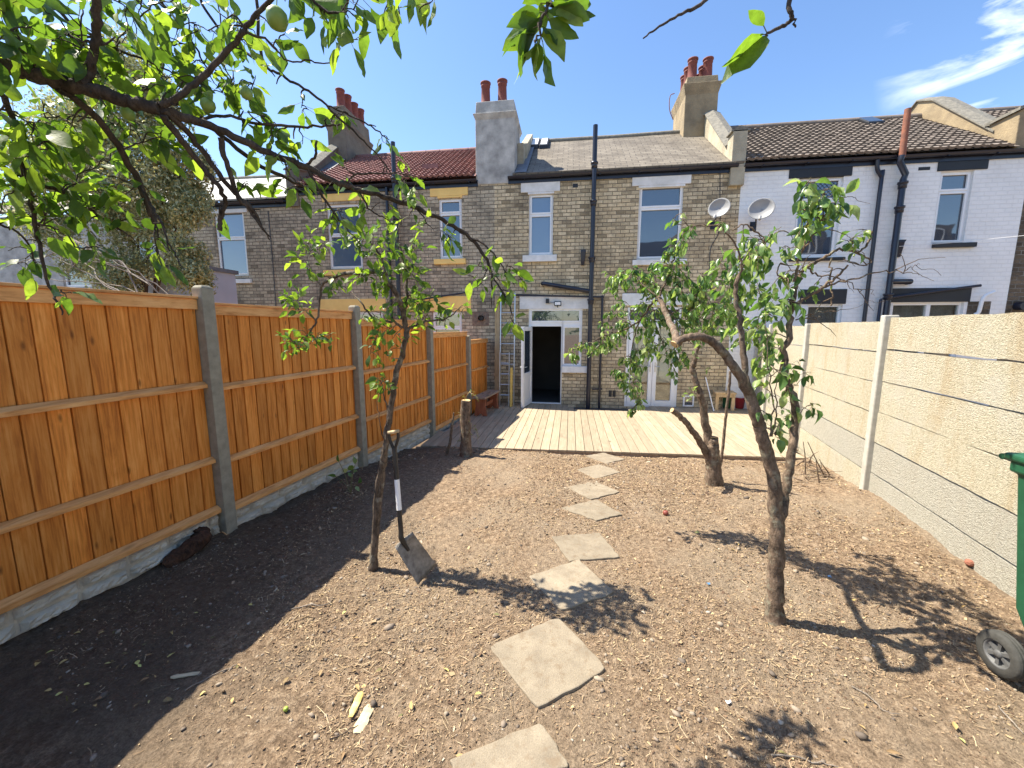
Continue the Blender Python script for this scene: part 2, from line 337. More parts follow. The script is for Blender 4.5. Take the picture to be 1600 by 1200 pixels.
# ------------------------------------------------------------ ground
FX = lambda Y: -3.30+.12*Y            # garden side line of the timber fence
RX = lambda Y: 2.42+.192*Y            # garden side line of the concrete wall
SLABS_PX = [[(700,1187),(845,1127),(891,1196),(745,1262)], [(762,1010),(872,963),(950,1043),(840,1107)], [(825,900),(905,873),(960,925),(876,953)],
 [(860,837),(937,832),(969,870),(890,876)], [(875,793),(932,780),(972,803),(932,813)], [(886,761),(928,751),(969,768),(923,780)],
 [(901,733),(936,725),(970,737),(930,748)], [(915,712),(943,707),(977,717),(947,724)]]
SLABS = [[onz(x, y, gz(ground_at(x, y).y)+.014) for x, y in s] for s in SLABS_PX]
SLC = [(sum(p.x for p in q)/4, sum(p.y for p in q)/4, max((p-sum(q, Vector())/4).length for p in q)) for q in SLABS]
def gh(X, Y):
    b = -.2*np.clip((Y-4.5)/2.1, 0, 1); b = b-.05*np.clip((Y-6.05)/.25, 0, 1)
    n = .05*noise2(X, Y, .8, 1)+.036*noise2(X, Y, 2.3, 2)+.030*noise2(X, Y, 6, 3)+.016*noise2(X, Y, 15, 4)+.010*noise2(X, Y, 35, 5)+.006*noise2(X, Y, 70, 8)
    dl = X-(-3.30+.12*Y); n = n+(.03*(.5+noise2(X, Y, 3, 9))-.06*np.clip((Y-2.6)/.8, 0, 1))*np.exp(-np.clip(dl, 0, 9)/.3)
    path = np.exp(-((X-(.0+.14*np.clip(Y, 0, 6)))/.45)**2); n = n*(1-.55*path)-.004
    for (sx, sy, sr) in SLC: n = n*(1-np.clip(1.35-np.hypot(X-sx, Y-sy)/sr, 0, 1)**1*.93)
    return b+n
def grid_axis(a, b, c, d, fine, coarse):
    out = [a]; 
    while out[-1] < d: 
        x = out[-1]; out.append(x+(fine if b <= x <= c else coarse))
    return np.array(out)
def ground():
    ys = [.3]
    while ys[-1] < 6.6: ys.append(ys[-1]+.007+.0035*max(ys[-1]-1, 0))
    ys = np.concatenate([[-60, -20, -6, -2, -.5], ys, [7.2, 8, 10, 14, 25, 60]])
    xs = np.concatenate([[-60, -25, -12, -7, -4.5], np.arange(-3.45, 3.75, .0165), [4.5, 7, 12, 25, 60]])
    X, Y = np.meshgrid(xs, ys); Z = gh(X, Y); out = (X < -3.6) | (X > 3.9) | (Y < .2) | (Y > 6.7); Z = np.where(out, -.2*np.clip((Y-4.5)/2.1, 0, 1)-.08, Z)
    h, w = X.shape; v = np.stack([X, Y, Z], -1).reshape(-1, 3)
    i = (np.arange(h-1)[:, None]*w+np.arange(w-1)[None]).reshape(-1); f = np.stack([i, i+1, i+w+1, i+w], -1)
    t = NT('bare soil'); p = t.obj()
    a = t.noise(p, 1.1, 6, .6, .4); b = t.noise(p, 24, 7, .72); c = t.noise(p, 90, 5, .75)
    col = t.ramp(b, [(.28, (.10,.066,.042)), (.5, (.33,.235,.155)), (.72, (.60,.455,.315))])
    col = t.mix(t.ramp(a, [(.42, 0), (.62, .7)]), col, (.36,.285,.205))
    col = t.mix(1.0, col, t.ramp(c, [(.28, .42), (.72, 1.45)]), 'MULTIPLY')
    sp = t.n('SeparateXYZ'); t.l(p, sp.inputs[0])      # darker soil along the fence, and orange brown debris along the stones
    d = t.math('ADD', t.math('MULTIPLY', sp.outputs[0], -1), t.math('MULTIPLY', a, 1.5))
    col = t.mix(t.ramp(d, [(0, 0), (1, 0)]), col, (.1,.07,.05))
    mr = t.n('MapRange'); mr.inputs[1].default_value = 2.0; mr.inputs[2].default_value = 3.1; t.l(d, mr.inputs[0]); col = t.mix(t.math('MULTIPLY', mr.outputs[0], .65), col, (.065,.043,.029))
    t.set(col, .97, t.bump(t.math('ADD', b, t.math('MULTIPLY', c, .6)), .035, 1), .1)
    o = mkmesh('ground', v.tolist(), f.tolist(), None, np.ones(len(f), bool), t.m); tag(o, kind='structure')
ground()
def scatter_pts(n, dens=1.0, dark=True):
    out = []
    while len(out) < n:
        m = n*3; y = .75+(rng.random(m)**1.7)*5.6; x = rng.uniform(-3.3, 3.6, m)
        c = noise2(x, y, 1.3, 21)+noise2(x, y, 4, 22)*.7+.15*np.exp(-((x-.14*y)/.8)**2)*2-.25*(x < -1.7)
        ok = (x > -3.26+.12*y) & (x < 2.38+.192*y) & (rng.random(m) < np.clip(.5+dens*c, .06, 1)) & ((abs(x)/np.maximum(y, .1)) < 1.75)
        out += list(zip(x[ok], y[ok]))
    return np.array(out[:n])
def off_slabs(P, keep=.06):
    k = np.ones(len(P), bool)
    for s in SLABS:
        inside = np.ones(len(P), bool)
        for i in range(4):
            a, b = s[i], s[(i+1) % 4]; cr = (b.x-a.x)*(P[:, 1]-a.y)-(b.y-a.y)*(P[:, 0]-a.x); inside &= cr < 0.008
        k &= ~inside | (rng.random(len(P)) < keep*.3)
    return P[k]
def litter():
    # flat chips
    P = off_slabs(scatter_pts(120000, 1.2), .5); n = len(P); z = gh(P[:, 0], P[:, 1])
    s = rng.lognormal(math.log(.0028), .46, n)*(.7+.22*P[:, 1]); a = rng.uniform(0, 6.28, n); asp = rng.uniform(.25, .8, n); tl = rng.normal(0, .35, n); tl2 = rng.normal(0, .35, n)
    V = []
    for (u, w) in ((-1, -.6), (.8, -1), (1, .7), (-.7, 1)):
        lx = u*s*(.8+.4*rng.random(n)); ly = w*s*asp*(.8+.4*rng.random(n)); V.append(np.stack([P[:, 0]+lx*np.cos(a)-ly*np.sin(a), P[:, 1]+lx*np.sin(a)+ly*np.cos(a), z+.003+lx*tl+ly*tl2+s*.2], -1))
    v = np.stack(V, 1).reshape(-1, 3); f = np.arange(4*n).reshape(-1, 4)
    t = NT('wood chips'); col = t.ramp(t.rnd(), [(0, (.08,.05,.035)), (.35, (.20,.13,.08)), (.78, (.33,.235,.145)), (.97, (.48,.36,.2)), (1, (.5,.43,.33))]); t.set(col, .85, None, .2)
    o = mkmesh('wood_chips', v.tolist(), f.tolist(), rng.random(n), None, t.m); tag(o, 'pale brown bark chips and crumbs littering the bare soil', 'wood chips', kind='stuff')
    # straw
    P = off_slabs(scatter_pts(9000, 1.6)); n = len(P); z = gh(P[:, 0], P[:, 1]); L = rng.lognormal(math.log(.013), .6, n); w = rng.uniform(.0007, .0018, n); a = rng.uniform(0, 6.28, n); tl = rng.normal(0, .18, n)
    c, sn = np.cos(a), np.sin(a); bend = rng.normal(0, .2, n)*L; V = []
    for u in (-1, 0, 1):
        for q in (-1, 1):
            lx = u*L; ly = q*w+bend*(1-u*u); V.append(np.stack([P[:, 0]+lx*c-ly*sn, P[:, 1]+lx*sn+ly*c, z+.007+lx*tl], -1))
    v = np.stack(V, 1).reshape(-1, 3); b = np.arange(n)*6; f = np.concatenate([np.stack([b, b+2, b+3, b+1], -1), np.stack([b+2, b+4, b+5, b+3], -1)])
    r = rng.random(n); t = NT('dry straw'); t.set(t.ramp(t.rnd(), [(0, (.2,.13,.08)), (.5, (.34,.25,.15)), (1, (.5,.4,.26))]), .8, None, .2)
    o = mkmesh('straw', v.tolist(), f.tolist(), np.concatenate([r, r]), None, t.m); tag(o, 'dry grass stems and straw strewn over the bare soil', 'straw', kind='stuff')
    # pebbles
    ico = bpy.data.meshes.new('tmp'); import bmesh; bm = bmesh.new(); bmesh.ops.create_icosphere(bm, subdivisions=1, radius=1); bm.to_mesh(ico); bm.free()
    iv = np.array([v.co[:] for v in ico.vertices]); iff = np.array([p.vertices[:] for p in ico.polygons]); bpy.data.meshes.remove(ico)
    P = off_slabs(scatter_pts(4200, .5), .01); n = len(P); z = gh(P[:, 0], P[:, 1]); s = np.clip(rng.lognormal(math.log(.0055), .55, n), .002, .03)
    a = rng.uniform(0, 6.28, n); sc = np.stack([s*rng.uniform(.9, 1.5, n), s*rng.uniform(.7, 1, n), s*rng.uniform(.4, .8, n)], -1)
    vv = iv[None]*sc[:, None]*(1+.15*rng.normal(size=(n, len(iv), 1))); x = vv[..., 0]*np.cos(a)[:, None]-vv[..., 1]*np.sin(a)[:, None]; y = vv[..., 0]*np.sin(a)[:, None]+vv[..., 1]*np.cos(a)[:, None]
    v = np.stack([x+P[:, 0, None], y+P[:, 1, None], vv[..., 2]+z[:, None]+sc[:, 2, None]*.3], -1).reshape(-1, 3); f = (iff[None]+(np.arange(n)*len(iv))[:, None, None]).reshape(-1, 3)
    t = NT('pebbles'); t.set(t.ramp(t.rnd(), [(0, (.10,.08,.065)), (.5, (.25,.20,.155)), (.95, (.30,.25,.19)), (1, (.42,.38,.32))]), .8, None, .3)
    o = mkmesh('gravel', v.tolist(), f.tolist(), np.repeat(rng.random(n), len(iff)), np.ones(len(f), bool), t.m); tag(o, 'small rounded stones and clods scattered in the soil', 'gravel', kind='stuff')
litter()

# ------------------------------------------------------------ stepping stones
stone_labels = ['large square slab nearest the camera, cut by the bottom of the photo', 'large square slab set as a diamond, wholly in sun, just below the shaded one',
 'square slab half covered by leafy tree shadow', 'slab set nearly square with clean sunlit top just beyond the shadow covered slab', 'fourth stepping slab counting back from the deck, widest sunlit diamond with a ragged near edge',
 'third stepping slab counting back from the deck, thin diamond', 'second stepping slab counting back from the deck, thin diamond', 'smallest and farthest stepping slab, touching the front edge of the deck']
for s, lb in zip(SLABS, stone_labels):
    mb = MB(); n = 9; ring = []
    for i in range(4):
        for k in range(n):
            p = s[i].lerp(s[(i+1) % 4], k/n); q = p+Vector((random.gauss(0, .0045), random.gauss(0, .0045), 0)); ring.append(q)
    c = sum(s, Vector())/4
    for q in (ring[0], ring[n], ring[2*n], ring[3*n]): q += (c-q)*.02
    top = [q.copy() for q in ring]; bot = [Vector((q.x, q.y, q.z-.07)) for q in ring]; m = len(ring)
    mb.add(top+bot, [tuple(range(m))[::-1]]+[(i, (i+1) % m, m+(i+1) % m, m+i) for i in range(m)])
    o = mb.build('stepping_stone', M['slab'], bevel=.006); tag(o, lb, 'paving slab', 'stepping stones up the middle of the garden')

# ------------------------------------------------------------ timber fence
def lineM(fx, Y0, sgn=1):      # local frame: x outwards from the garden, y along the line, z up
    s = (fx(Y0+1)-fx(Y0)); a = math.atan2(s, 1); return Matrix.Translation((fx(Y0), Y0, 0))@Matrix.Rotation(-a, 4, 'Z')
fen = thing('timber_fence', 'orange stained close board fence on the left with concrete posts and rock faced gravel boards', 'fence', (FX(3), 3, 0))
posts = [(-.9, 2.14), (1.05, 2.14), (2.96, 2.14), (4.90, 2.08), (6.98, 1.92), (8.87, 1.62), (10.32, 0)]
tops = [2.03, 2.03, 1.99, 1.90, 1.69, 1.50]
cosf = math.cos(math.atan(.12))
for i in range(6):
    y0, y1 = posts[i][0]+.055, posts[i+1][0]-.055; T = tops[i]; Mx = lineM(FX, y0); Ln = (y1-y0)/cosf; zb = T-1.83
    mb = MB(); y = .0; k = 0
    while y < Ln-.01:
        w = min(random.uniform(.112, .13), Ln-y); r = random.random(); t0, t1 = .006, .016
        # feather edged board, thin edge to thick edge, the next laps over
        xs = -.075+random.gauss(0, .0012)
        mb.hexa([Mx@Vector(p) for p in ((xs, y+.0035, zb+.03), (xs-.009, y+w-.0015, zb+.03), (xs-.03, y+w-.0015, zb+.03), (xs-.03, y+.0035, zb+.03), (xs, y+.0035, T-.02), (xs-.009, y+w-.0015, T-.02), (xs-.03, y+w-.0015, T-.02), (xs-.03, y+.0035, T-.02))], r)
        y += w
    pn = mb.build('panel', M['fence'], fen)
    mb = MB(); mb.box(-.125, -.109, -.035, Ln+.035, zb+.02, T-.01, M=Mx); mb.build('added_backing', M['fence'], pn)  # added sheet behind the boards, keeps sunlight from leaking through the gaps
    for (z, h, d) in ((zb, .065, .045), (zb+.45, .055, .042), (zb+1.10, .055, .042)):
        mb = MB(); mb.prism([(-.075, z), (-.075+d, z), (-.075+d, z+h*.55), (-.072, z+h)], 'y', 0, Ln); mb.v = [tuple(Mx@Vector(v)) for v in mb.v]
        if z == zb: mb.build('bottom_rail', M['rail'], pn, .003)
        else: mb.build('rail', M['rail'], pn, .003)
    mb = MB(); mb.box(-.078, -.052, .0, Ln, T-.085, T-.004, M=Mx); mb.box(-.115, -.035, 0, Ln, T, T+.018, M=Mx); mb.build('capping', M['rail'], pn, .002)
    # gravel board with rock faced blocks
    mb = MB(); mb.box(-.11, -.086, 0, Ln, zb-.31, zb-.004, M=Mx)
    for row in range(3):
        yy = -random.uniform(0, .15)
        while yy < Ln:
            w = random.uniform(.24, .38); a, b = max(yy, 0.004)+.009, min(yy+w, Ln-.004)-.009; z0 = zb-.305+row*.1+.01; z1 = z0+.08
            if b-a > .05:
                nx, nz = 12, 6; vs = []; 
                for iz in range(nz):
                    for ix in range(nx):
                        e = (ix in (0, nx-1)) or (iz in (0, nz-1)); vs.append(Mx@Vector((-.060+(-.024 if e else random.uniform(-.002, .014)), a+(b-a)*ix/(nx-1), z0+(z1-z0)*iz/(nz-1))))
                mb.add(vs, [(j*nx+k, j*nx+k+1, (j+1)*nx+k+1, (j+1)*nx+k) for j in range(nz-1) for k in range(nx-1)])
            yy += w
    mb.build('gravel_board', M['gravel'], fen)
for i, (y, h) in enumerate(posts[:-1]):
    if h == 0: continue
    mb = MB(); Mx = lineM(FX, y); hb = -.35
    mb.box(-.105, .0, -.052, .052, hb, h-.02, M=Mx); mb.hexa([Mx@Vector(p) for p in ((-.105, -.052, h-.02), (0, -.052, h-.02), (0, .052, h-.02), (-.105, .052, h-.02), (-.09, -.035, h), (-.015, -.035, h), (-.015, .035, h), (-.09, .035, h))])
    mb.build('post', M['concrete'], fen, .005)

# ------------------------------------------------------------ concrete panel wall
def wallboard_mat():
    t = NT('rough pebble concrete'); p = t.obj(); f = t.noise(p, 75, 5, .75); vo = t.n('TexVoronoi'); vo.inputs['Scale'].default_value = 95; t.l(p, vo.inputs['Vector'])
    st = t.noise(t.mapp(p, (3.2, 3.2, .9)), 1.5, 7, .68); big = t.noise(p, 2.2, 6, .7); f = t.noise(p, 42, 7, .8)
    col = t.ramp(f, [(.25, (.25,.22,.15)), (.5, (.50,.455,.34)), (.75, (.68,.63,.50))])
    col = t.mix(t.ramp(st, [(.5, 0), (.66, .45)]), col, (.40,.29,.16))
    col = t.mix(t.ramp(big, [(.5, 0), (.66, .4)]), col, (.52,.50,.44))
    g = t.ramp(t.rnd(), [(0, 1), (.3, 1), (.32, 0), (1, 0)]); col = t.mix(t.math('MULTIPLY', g, .75), col, t.ramp(f, [(.3, (.30,.29,.25)), (.7, (.50,.485,.43))]))
    return t.set(col, .95, t.bump(t.math('ADD', f, t.math('MULTIPLY', vo.outputs['Distance'], -.5)), .02, 1), .15)
M['cboard'] = wallboard_mat()
cw = thing('concrete_wall', 'pale concrete panel wall on the right with slender concrete posts', 'wall', (RX(4.9), 4.9, 0))
rp = [-1.6, .45, 2.62, 4.89, 7.12, 9.2, 10.3]
for i in range(6):
    y0, y1 = rp[i]+.03, rp[i+1]-.03; Mx = lineM(RX, y0); Ln = (y1-y0)/math.cos(math.atan(.192)); T = 1.90 if i < 3 else 1.87-.04*(i-3)
    for k in range(7):
        mb = MB(); z1 = T-.342*k-random.uniform(0, .004); z0 = T-.342*(k+1)+random.uniform(.008, .014); xo = .028+random.gauss(0, .004)
        r = .1 if (k == 4 and i in (3, 4, 5)) or (k >= 4 and i < 3) else random.uniform(.4, 1)
        nx = 14; vs = []
        for iz, z in enumerate((z0, z1)):
            for ix in range(nx): vs.append((xo, Ln*ix/(nx-1), z+random.gauss(0, .0025)+(.004*math.sin(k*2+i) * ix/nx)))
        vs2 = [(x+.045, y, z) for x, y, z in vs]; n2 = 2*nx; allv = [Mx@Vector(v) for v in vs+vs2]
        fs = [(j+1, j, nx+j, nx+j+1) for j in range(nx-1)]+[(n2+j, n2+j+1, n2+nx+j+1, n2+nx+j) for j in range(nx-1)]+[(nx+j, n2+nx+j, n2+nx+j+1, nx+j+1) for j in range(nx-1)]+[(j, j+1, n2+j+1, n2+j) for j in range(nx-1)]+[(0, n2, n2+nx, nx), (nx-1, 2*nx-1, n2+2*nx-1, n2+nx-1)]
        mb.add(allv, fs, False, r); mb.build('concrete_board', M['cboard'], cw)
for i, y in enumerate(rp):
    mb = MB(); Mx = lineM(RX, y); T = (1.93 if i < 4 else 1.86)
    mb.box(-.03, .1, -.045, .045, -.5, T, M=Mx); mb.build('post', M['concw'], cw, .012)

# ------------------------------------------------------------ decking
def front(X): return 6.33+.035*X
def back(X):
    e = 10.30
    def q(t): return math.sqrt(max(0, 1-t*t))
    if X < -.45: return e
    if X < .12: return 9.62+(e-9.62)*q((X+.45)/.57)
    if X < 1.42: return 9.62
    if X < 2.0: return 9.62+(10.2-9.62)*q((2.0-X)/.58)
    return e
dk = thing('decking', 'pale timber deck across the garden at the foot of the brick house', 'decking', (.9, 6.35, -.2))
mb = MB(); x = -2.6
while x < 4.4:
    w = .135; a = max(front(x+w/2), (x+w-2.40)/.192); b = min(back(x+w/2), (x+3.32)/.12)
    if b-a > .1:
        nseg = 1; zt = -.17+random.gauss(0, .001)
        mb.box(x, x+w, a, b, zt-.028, zt)
    x += w+.009
mb.build('deck_boards', M['deckw'], dk)
mb = MB(); a, b = -2.55, 3.68
mb.hexa([(a, front(a)+.02, -.4), (b, front(b)+.02, -.4), (b, front(b)+.05, -.4), (a, front(a)+.05, -.4), (a, front(a)+.02, -.205), (b, front(b)+.02, -.205), (b, front(b)+.05, -.205), (a, front(a)+.05, -.205)])
mb.build('fascia_board', M['benchtop'], dk)
mb = MB(); mb.box(-2.3, 4.4, 6.6, 10.35, -.5, -.26)  # dark concrete filling the gap under and behind the deck
o = mb.build('patio', M['dark'] if False else plain('dark concrete', (.1,.09,.08), (.06,.055,.05), 5, .9, .004)); tag(o, kind='structure')

# ------------------------------------------------------------ terrace: walls, roofs, windows
def wall_holes(mb, x0, x1, z0, z1, Y, holes, dep=.11):
    xs = sorted({x0, x1, *[h[0] for h in holes], *[h[1] for h in holes]}); zs = sorted({z0, z1, *[h[2] for h in holes], *[h[3] for h in holes]})
    xs = [x for x in xs if x0 <= x <= x1]; zs = [z for z in zs if z0 <= z <= z1]
    for i in range(len(xs)-1):
        for j in range(len(zs)-1):
            cx, cz = (xs[i]+xs[i+1])/2, (zs[j]+zs[j+1])/2
            if any(h[0] < cx < h[1] and h[2] < cz < h[3] for h in holes): continue
            mb.add([(xs[i], Y, zs[j]), (xs[i+1], Y, zs[j]), (xs[i+1], Y, zs[j+1]), (xs[i], Y, zs[j+1])], [(0, 1, 2, 3)], r=.5)
    for (a, b, c, d) in holes:
        Y2 = Y+dep
        mb.add([(a, Y, c), (a, Y, d), (a, Y2, d), (a, Y2, c)], [(0, 1, 2, 3)], r=.5); mb.add([(b, Y, c), (b, Y, d), (b, Y2, d), (b, Y2, c)], [(3, 2, 1, 0)], r=.5)
        mb.add([(a, Y, c), (b, Y, c), (b, Y2, c), (a, Y2, c)], [(3, 2, 1, 0)], r=.5); mb.add([(a, Y, d), (b, Y, d), (b, Y2, d), (a, Y2, d)], [(0, 1, 2, 3)], r=.5)
def frame_rect(mb, a, b, c, d, y0, y1, w, wb=None):
    wb = wb or w
    mb.box(a, a+w, y0, y1, c, d); mb.box(b-w, b, y0, y1, c, d); mb.box(a+w, b-w, y0, y1, c, c+wb); mb.box(a+w, b-w, y0, y1, d-w, d)
def window(par, h, split=.35, pane='pane', sill=None, lintel=None, tilt_top=False, w=.05, leaded=False, curtain=False, inset=.09, stype='both'):
    """h = hole X0,X1,Z0,Z1; split = share of the height taken by the top light"""
    a, b, c, d = h; y = WY+inset
    mb = MB(); frame_rect(mb, a, b, c, d, y-.035, y+.03, w); zs = d-(d-c)*split
    if split: mb.box(a+w, b-w, y-.035, y+.03, zs-.03, zs+.03)
    o = mb.build('window', M['white'], par, .004)
    def sash(x0, x1, z0, z1, ww=.038):
        m2 = MB(); frame_rect(m2, x0, x1, z0, z1, y-.05, y-.012, ww); s = m2.build('sash', M['white'], o, .003)
    def pn(x0, x1, z0, z1, k=pane):
        m2 = MB(); m2.box(x0, x1, y-.005, y+.012, z0, z1); m2.build('pane', M[k], o)
    if split:
        sash(a+w*.7, b-w*.7, zs+.012, d-w*.7); pn(a+w, b-w, zs+.03, d-w)
        if stype == 'both': sash(a+w*.7, b-w*.7, c+w*.7, zs-.012)
        pn(a+w, b-w, c+w, zs-.03)
    else: pn(a+w, b-w, c+w, d-w)
    if leaded:
        m2 = MB(); x0, x1, z0, z1 = a+w+.03, b-w-.03, zs+.06, d-w-.03; st = .09; k = -(z1-z0)
        while k < (x1-x0):
            for sg in (1, -1):
                p, q = [], []
                pts = [(x0+k, z0), (x0+k+(z1-z0), z1)] if sg == 1 else [(x0+k, z1), (x0+k+(z1-z0), z0)]
                (xa, za), (xb, zb) = pts; 
                if xa < x0: za += (x0-xa)*(zb-za)/(xb-xa); xa = x0
                if xb > x1: zb -= (xb-x1)*(zb-za)/(xb-xa); xb = x1
                if xb-xa > .01: m2.tube([(xa, y-.012, za), (xb, y-.012, zb)], .0035, 4)
            k += st
        m2.build('lead_lattice', M['blackp'], o)
    if sill:
        m2 = MB(); s0, s1, s2, s3 = sill[:4]; m2.hexa([(s0, WY-.07, s2), (s1, WY-.07, s2), (s1, WY+.1, s2), (s0, WY+.1, s2), (s0, WY-.07, s3-.015), (s1, WY-.07, s3-.015), (s1, WY+.1, s3), (s0, WY+.1, s3)]); m2.build('sill', M[sill[4]], o, .006)
    if lintel:
        m2 = MB(); s0, s1, s2, s3 = lintel[:4]; m2.box(s0, s1, WY-.022, WY+.06, s2, s3)
        if len(lintel) > 5:   # narrower lower step over the opening
            m2.box(a-.02, b+.02, WY-.0195, WY+.055, s2-.05, s2-.002)
        m2.build('lintel', M[lintel[4]], o, .006)
    return o
def gutter(par, x0, x1, z, mat='pipe'):
    mb = MB(); mb.box(x0, x1, WY-.03, WY+.02, z-.1, z+.05)
    r = .06; n = 8; vs = []
    for x in (x0, x1):
        for k in range(n+1): an = math.pi+math.pi*k/n; vs.append((x, WY-.095+r*math.cos(an), z+.04+r*math.sin(an)))
    m = n+1; mb.add(vs, [(k, k+1, m+k+1, m+k) for k in range(n)], True); vs2 = [(x, WY-.095+(y-WY+.095)*.9, z+.04+(q-z-.04)*.9) for x, y, q in vs]; mb.add(vs2, [(k+1, k, m+k, m+k+1) for k in range(n)], True)
    x = x0+.4
    while x < x1: mb.box(x-.012, x+.012, WY-.16, WY-.02, z-.03, z-.015+.0); x += .9
    return mb.build('gutter', M[mat], par)
RY, RZ = 12.9, 7.32
def roof_plane(par, x0, x1, ze, zr, mat, ye=WY-.12, yr=RY):
    mb = MB(); nx, ny = 60, 16; vs = []
    def zz(x, t): return ze+(zr-ze)*t+.03*math.sin(x*1.3)*math.sin(t*3.1)-.02*math.sin(x*.7+1)*t
    for j in range(ny+1):
        for i in range(nx+1): x = x0+(x1-x0)*i/nx; t = j/ny; vs.append((x, ye+(yr-ye)*t, zz(x, t)))
    m = nx+1; mb.add(vs, [(j*m+i, j*m+i+1, (j+1)*m+i+1, (j+1)*m+i) for j in range(ny) for i in range(nx)], True)
    mb.add([(x0, ye, ze), (x1, ye, ze), (x1, ye+.02, ze-.05), (x0, ye+.02, ze-.05)], [(3, 2, 1, 0)])
    mb.add([(x0, yr, zz(x0, 1)), (x1, yr, zz(x1, 1)), (x1, 2*yr-ye, ze), (x0, 2*yr-ye, ze)], [(0, 1, 2, 3)])
    o = mb.build('roof', M[mat], par)
    m2 = MB(); m2.tube([(x0, yr, zz(x0, 1)+.0), (x0*.5+x1*.5, yr, zz((x0+x1)/2, 1)), (x1, yr, zz(x1, 1))], .075, 10); m2.build('ridge_tiles', M['coping' if mat != 'tileR' else 'tileR'], o)
    return o
def pantile_roof(par, x0, x1, ze, zr, mat, ye=WY-.14, yr=RY, ex=.19, tw=.15):
    mb = MB(); L = math.hypot(yr-ye, zr-ze); cy, cz = (yr-ye)/L, (zr-ze)/L; nc = int(L/ex)+1; nrm = Vector((0, -cz, cy)); k = 6
    nt = int((x1-x0)/tw); rnds = np.random.default_rng(3)
    for c in range(nc):
        s0 = c*ex; s1 = min(s0+ex+.03, L+.02)
        for i in range(nt):
            r = rnds.random(); vs = []; ln = rnds.normal(0, .003)
            for (s, lift) in ((s0-.004+ln, .05), (s1, .004)):
                for q in range(k+1):
                    u = q/k; wv = (.030 if mat == 'tileR' else .02)*(math.sin(math.pi*min(u/.55, 1))**1.0 if u < .55 else 0)
                    p = Vector((x0+tw*(i+u), ye+cy*s, ze+cz*s))+nrm*(lift+wv+ln); vs.append(p)
            lo = [Vector(v)-nrm*.05 for v in vs[:k+1]]
            mb.add(vs, [(q, q+1, k+1+q+1, k+1+q) for q in range(k)], True, r); mb.add(vs[:k+1]+lo, [(q+1, q, k+1+q, k+1+q+1) for q in range(k)], False, r)
    mb.add([(x0, ye, ze-.01), (x1, ye, ze-.01), (x1, yr, zr-.01), (x0, yr, zr-.01)], [(0, 1, 2, 3)], r=.5); mb.add([(x0, yr, zr), (x1, yr, zr), (x1, 2*yr-ye, ze), (x0, 2*yr-ye, ze)], [(0, 1, 2, 3)], r=.5)
    o = mb.build('roof', M[mat], par)
    m2 = MB(); x = x0
    while x < x1-.1: m2.tube([(x, yr, zr+.01), (min(x+.435, x1), yr, zr+.01)], .095, 10); x += .45
    m2.build('ridge_tiles', M[mat], o); return o
def house_shell(name, label, x0, x1, ztop, mat, holes, cat='house', side=None):
    h = thing(name, label, cat, ((x0+x1)/2, WY, -.25)); mb = MB(); wall_holes(mb, x0, x1, -.5, ztop, WY, holes)
    yb = 2*RY-WY+.2; g = .12
    mb.box(x0, x1, yb, yb+.1, -.5, ztop-.1); 
    for x in (x0, x1-.0): mb.add([(x, WY+g, -.5), (x, yb, -.5), (x, yb, ztop-.1), (x, WY+g, ztop-.1)], [(0, 1, 2, 3)])
    w = mb.build('wall', M[mat], h)
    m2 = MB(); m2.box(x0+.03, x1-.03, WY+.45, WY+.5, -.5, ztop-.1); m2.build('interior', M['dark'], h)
    return h, w
def parapet(par, x0, x1, prof, mat, cop=.06, name='parapet'):
    """prof: list of (Y, top z) front to back; the body goes down into the roof"""
    mb = MB(); P = [(prof[0][0], 5.0)]+prof+[(prof[-1][0], 5.0)]; mb.prism(P, 'x', x0, x1)
    o = mb.build(name, M[mat], par, .01); m2 = MB()
    for (ya, za), (yb, zb) in zip(prof[:-1], prof[1:]):
        if abs(yb-ya) < .06: continue
        e = .05; xm = (x0+x1)/2
        m2.add([(x0-e, ya, za+.004), (xm, ya, za+cop+.03), (x1+e, ya, za+.004), (x0-e, yb, zb+.004), (xm, yb, zb+cop+.03), (x1+e, yb, zb+.004), (x0-e, ya, za-.03), (x1+e, ya, za-.03), (x0-e, yb, zb-.03), (x1+e, yb, zb-.03)],
               [(0, 1, 4, 3), (1, 2, 5, 4), (6, 0, 3, 8), (2, 7, 9, 5), (0, 6, 7, 2, 1), (3, 4, 5, 9, 8), (6, 8, 9, 7)])
    m2.build('coping', M['coping'], o); return o
def pots(par, pts, hh=.52, r=.105):
    for p in pts:
        mb = MB(); h = hh*random.uniform(.95, 1.03)
        mb.lathe([(r*1.15, -.05), (r*1.1, .03), (r, .06), (r*.9, h*.8), (r*1.0, h*.82), (r*1.0, h*.87), (r*.9, h*.885), (r*.92, h*.93), (r*1.12, h*.95), (r*1.12, h), (r*.8, h), (r*.75, h*.7), (0, h*.7)], p, 20)
        mb.build('chimney_pot', M['pot'], par)
def soil_pipe(par, pts, r, name='drainpipe', mat='pipe', collars=()):
    mb = MB(); mb.tube(pts, r, 14, rough=0)
    for z in collars: mb.lathe([(r, z-.09), (r*1.25, z-.09), (r*1.3, z-.03), (r*1.3, z), (r*1.55, z+.005), (r*1.55, z+.045), (r, z+.05)], (pts[0][0], pts[0][1], 0), 14)
    return mb.build(name, M[mat], par)
R = rect
XPB, XBA, XCD, XDE = -1.93, -7.55, 3.80, 9.42
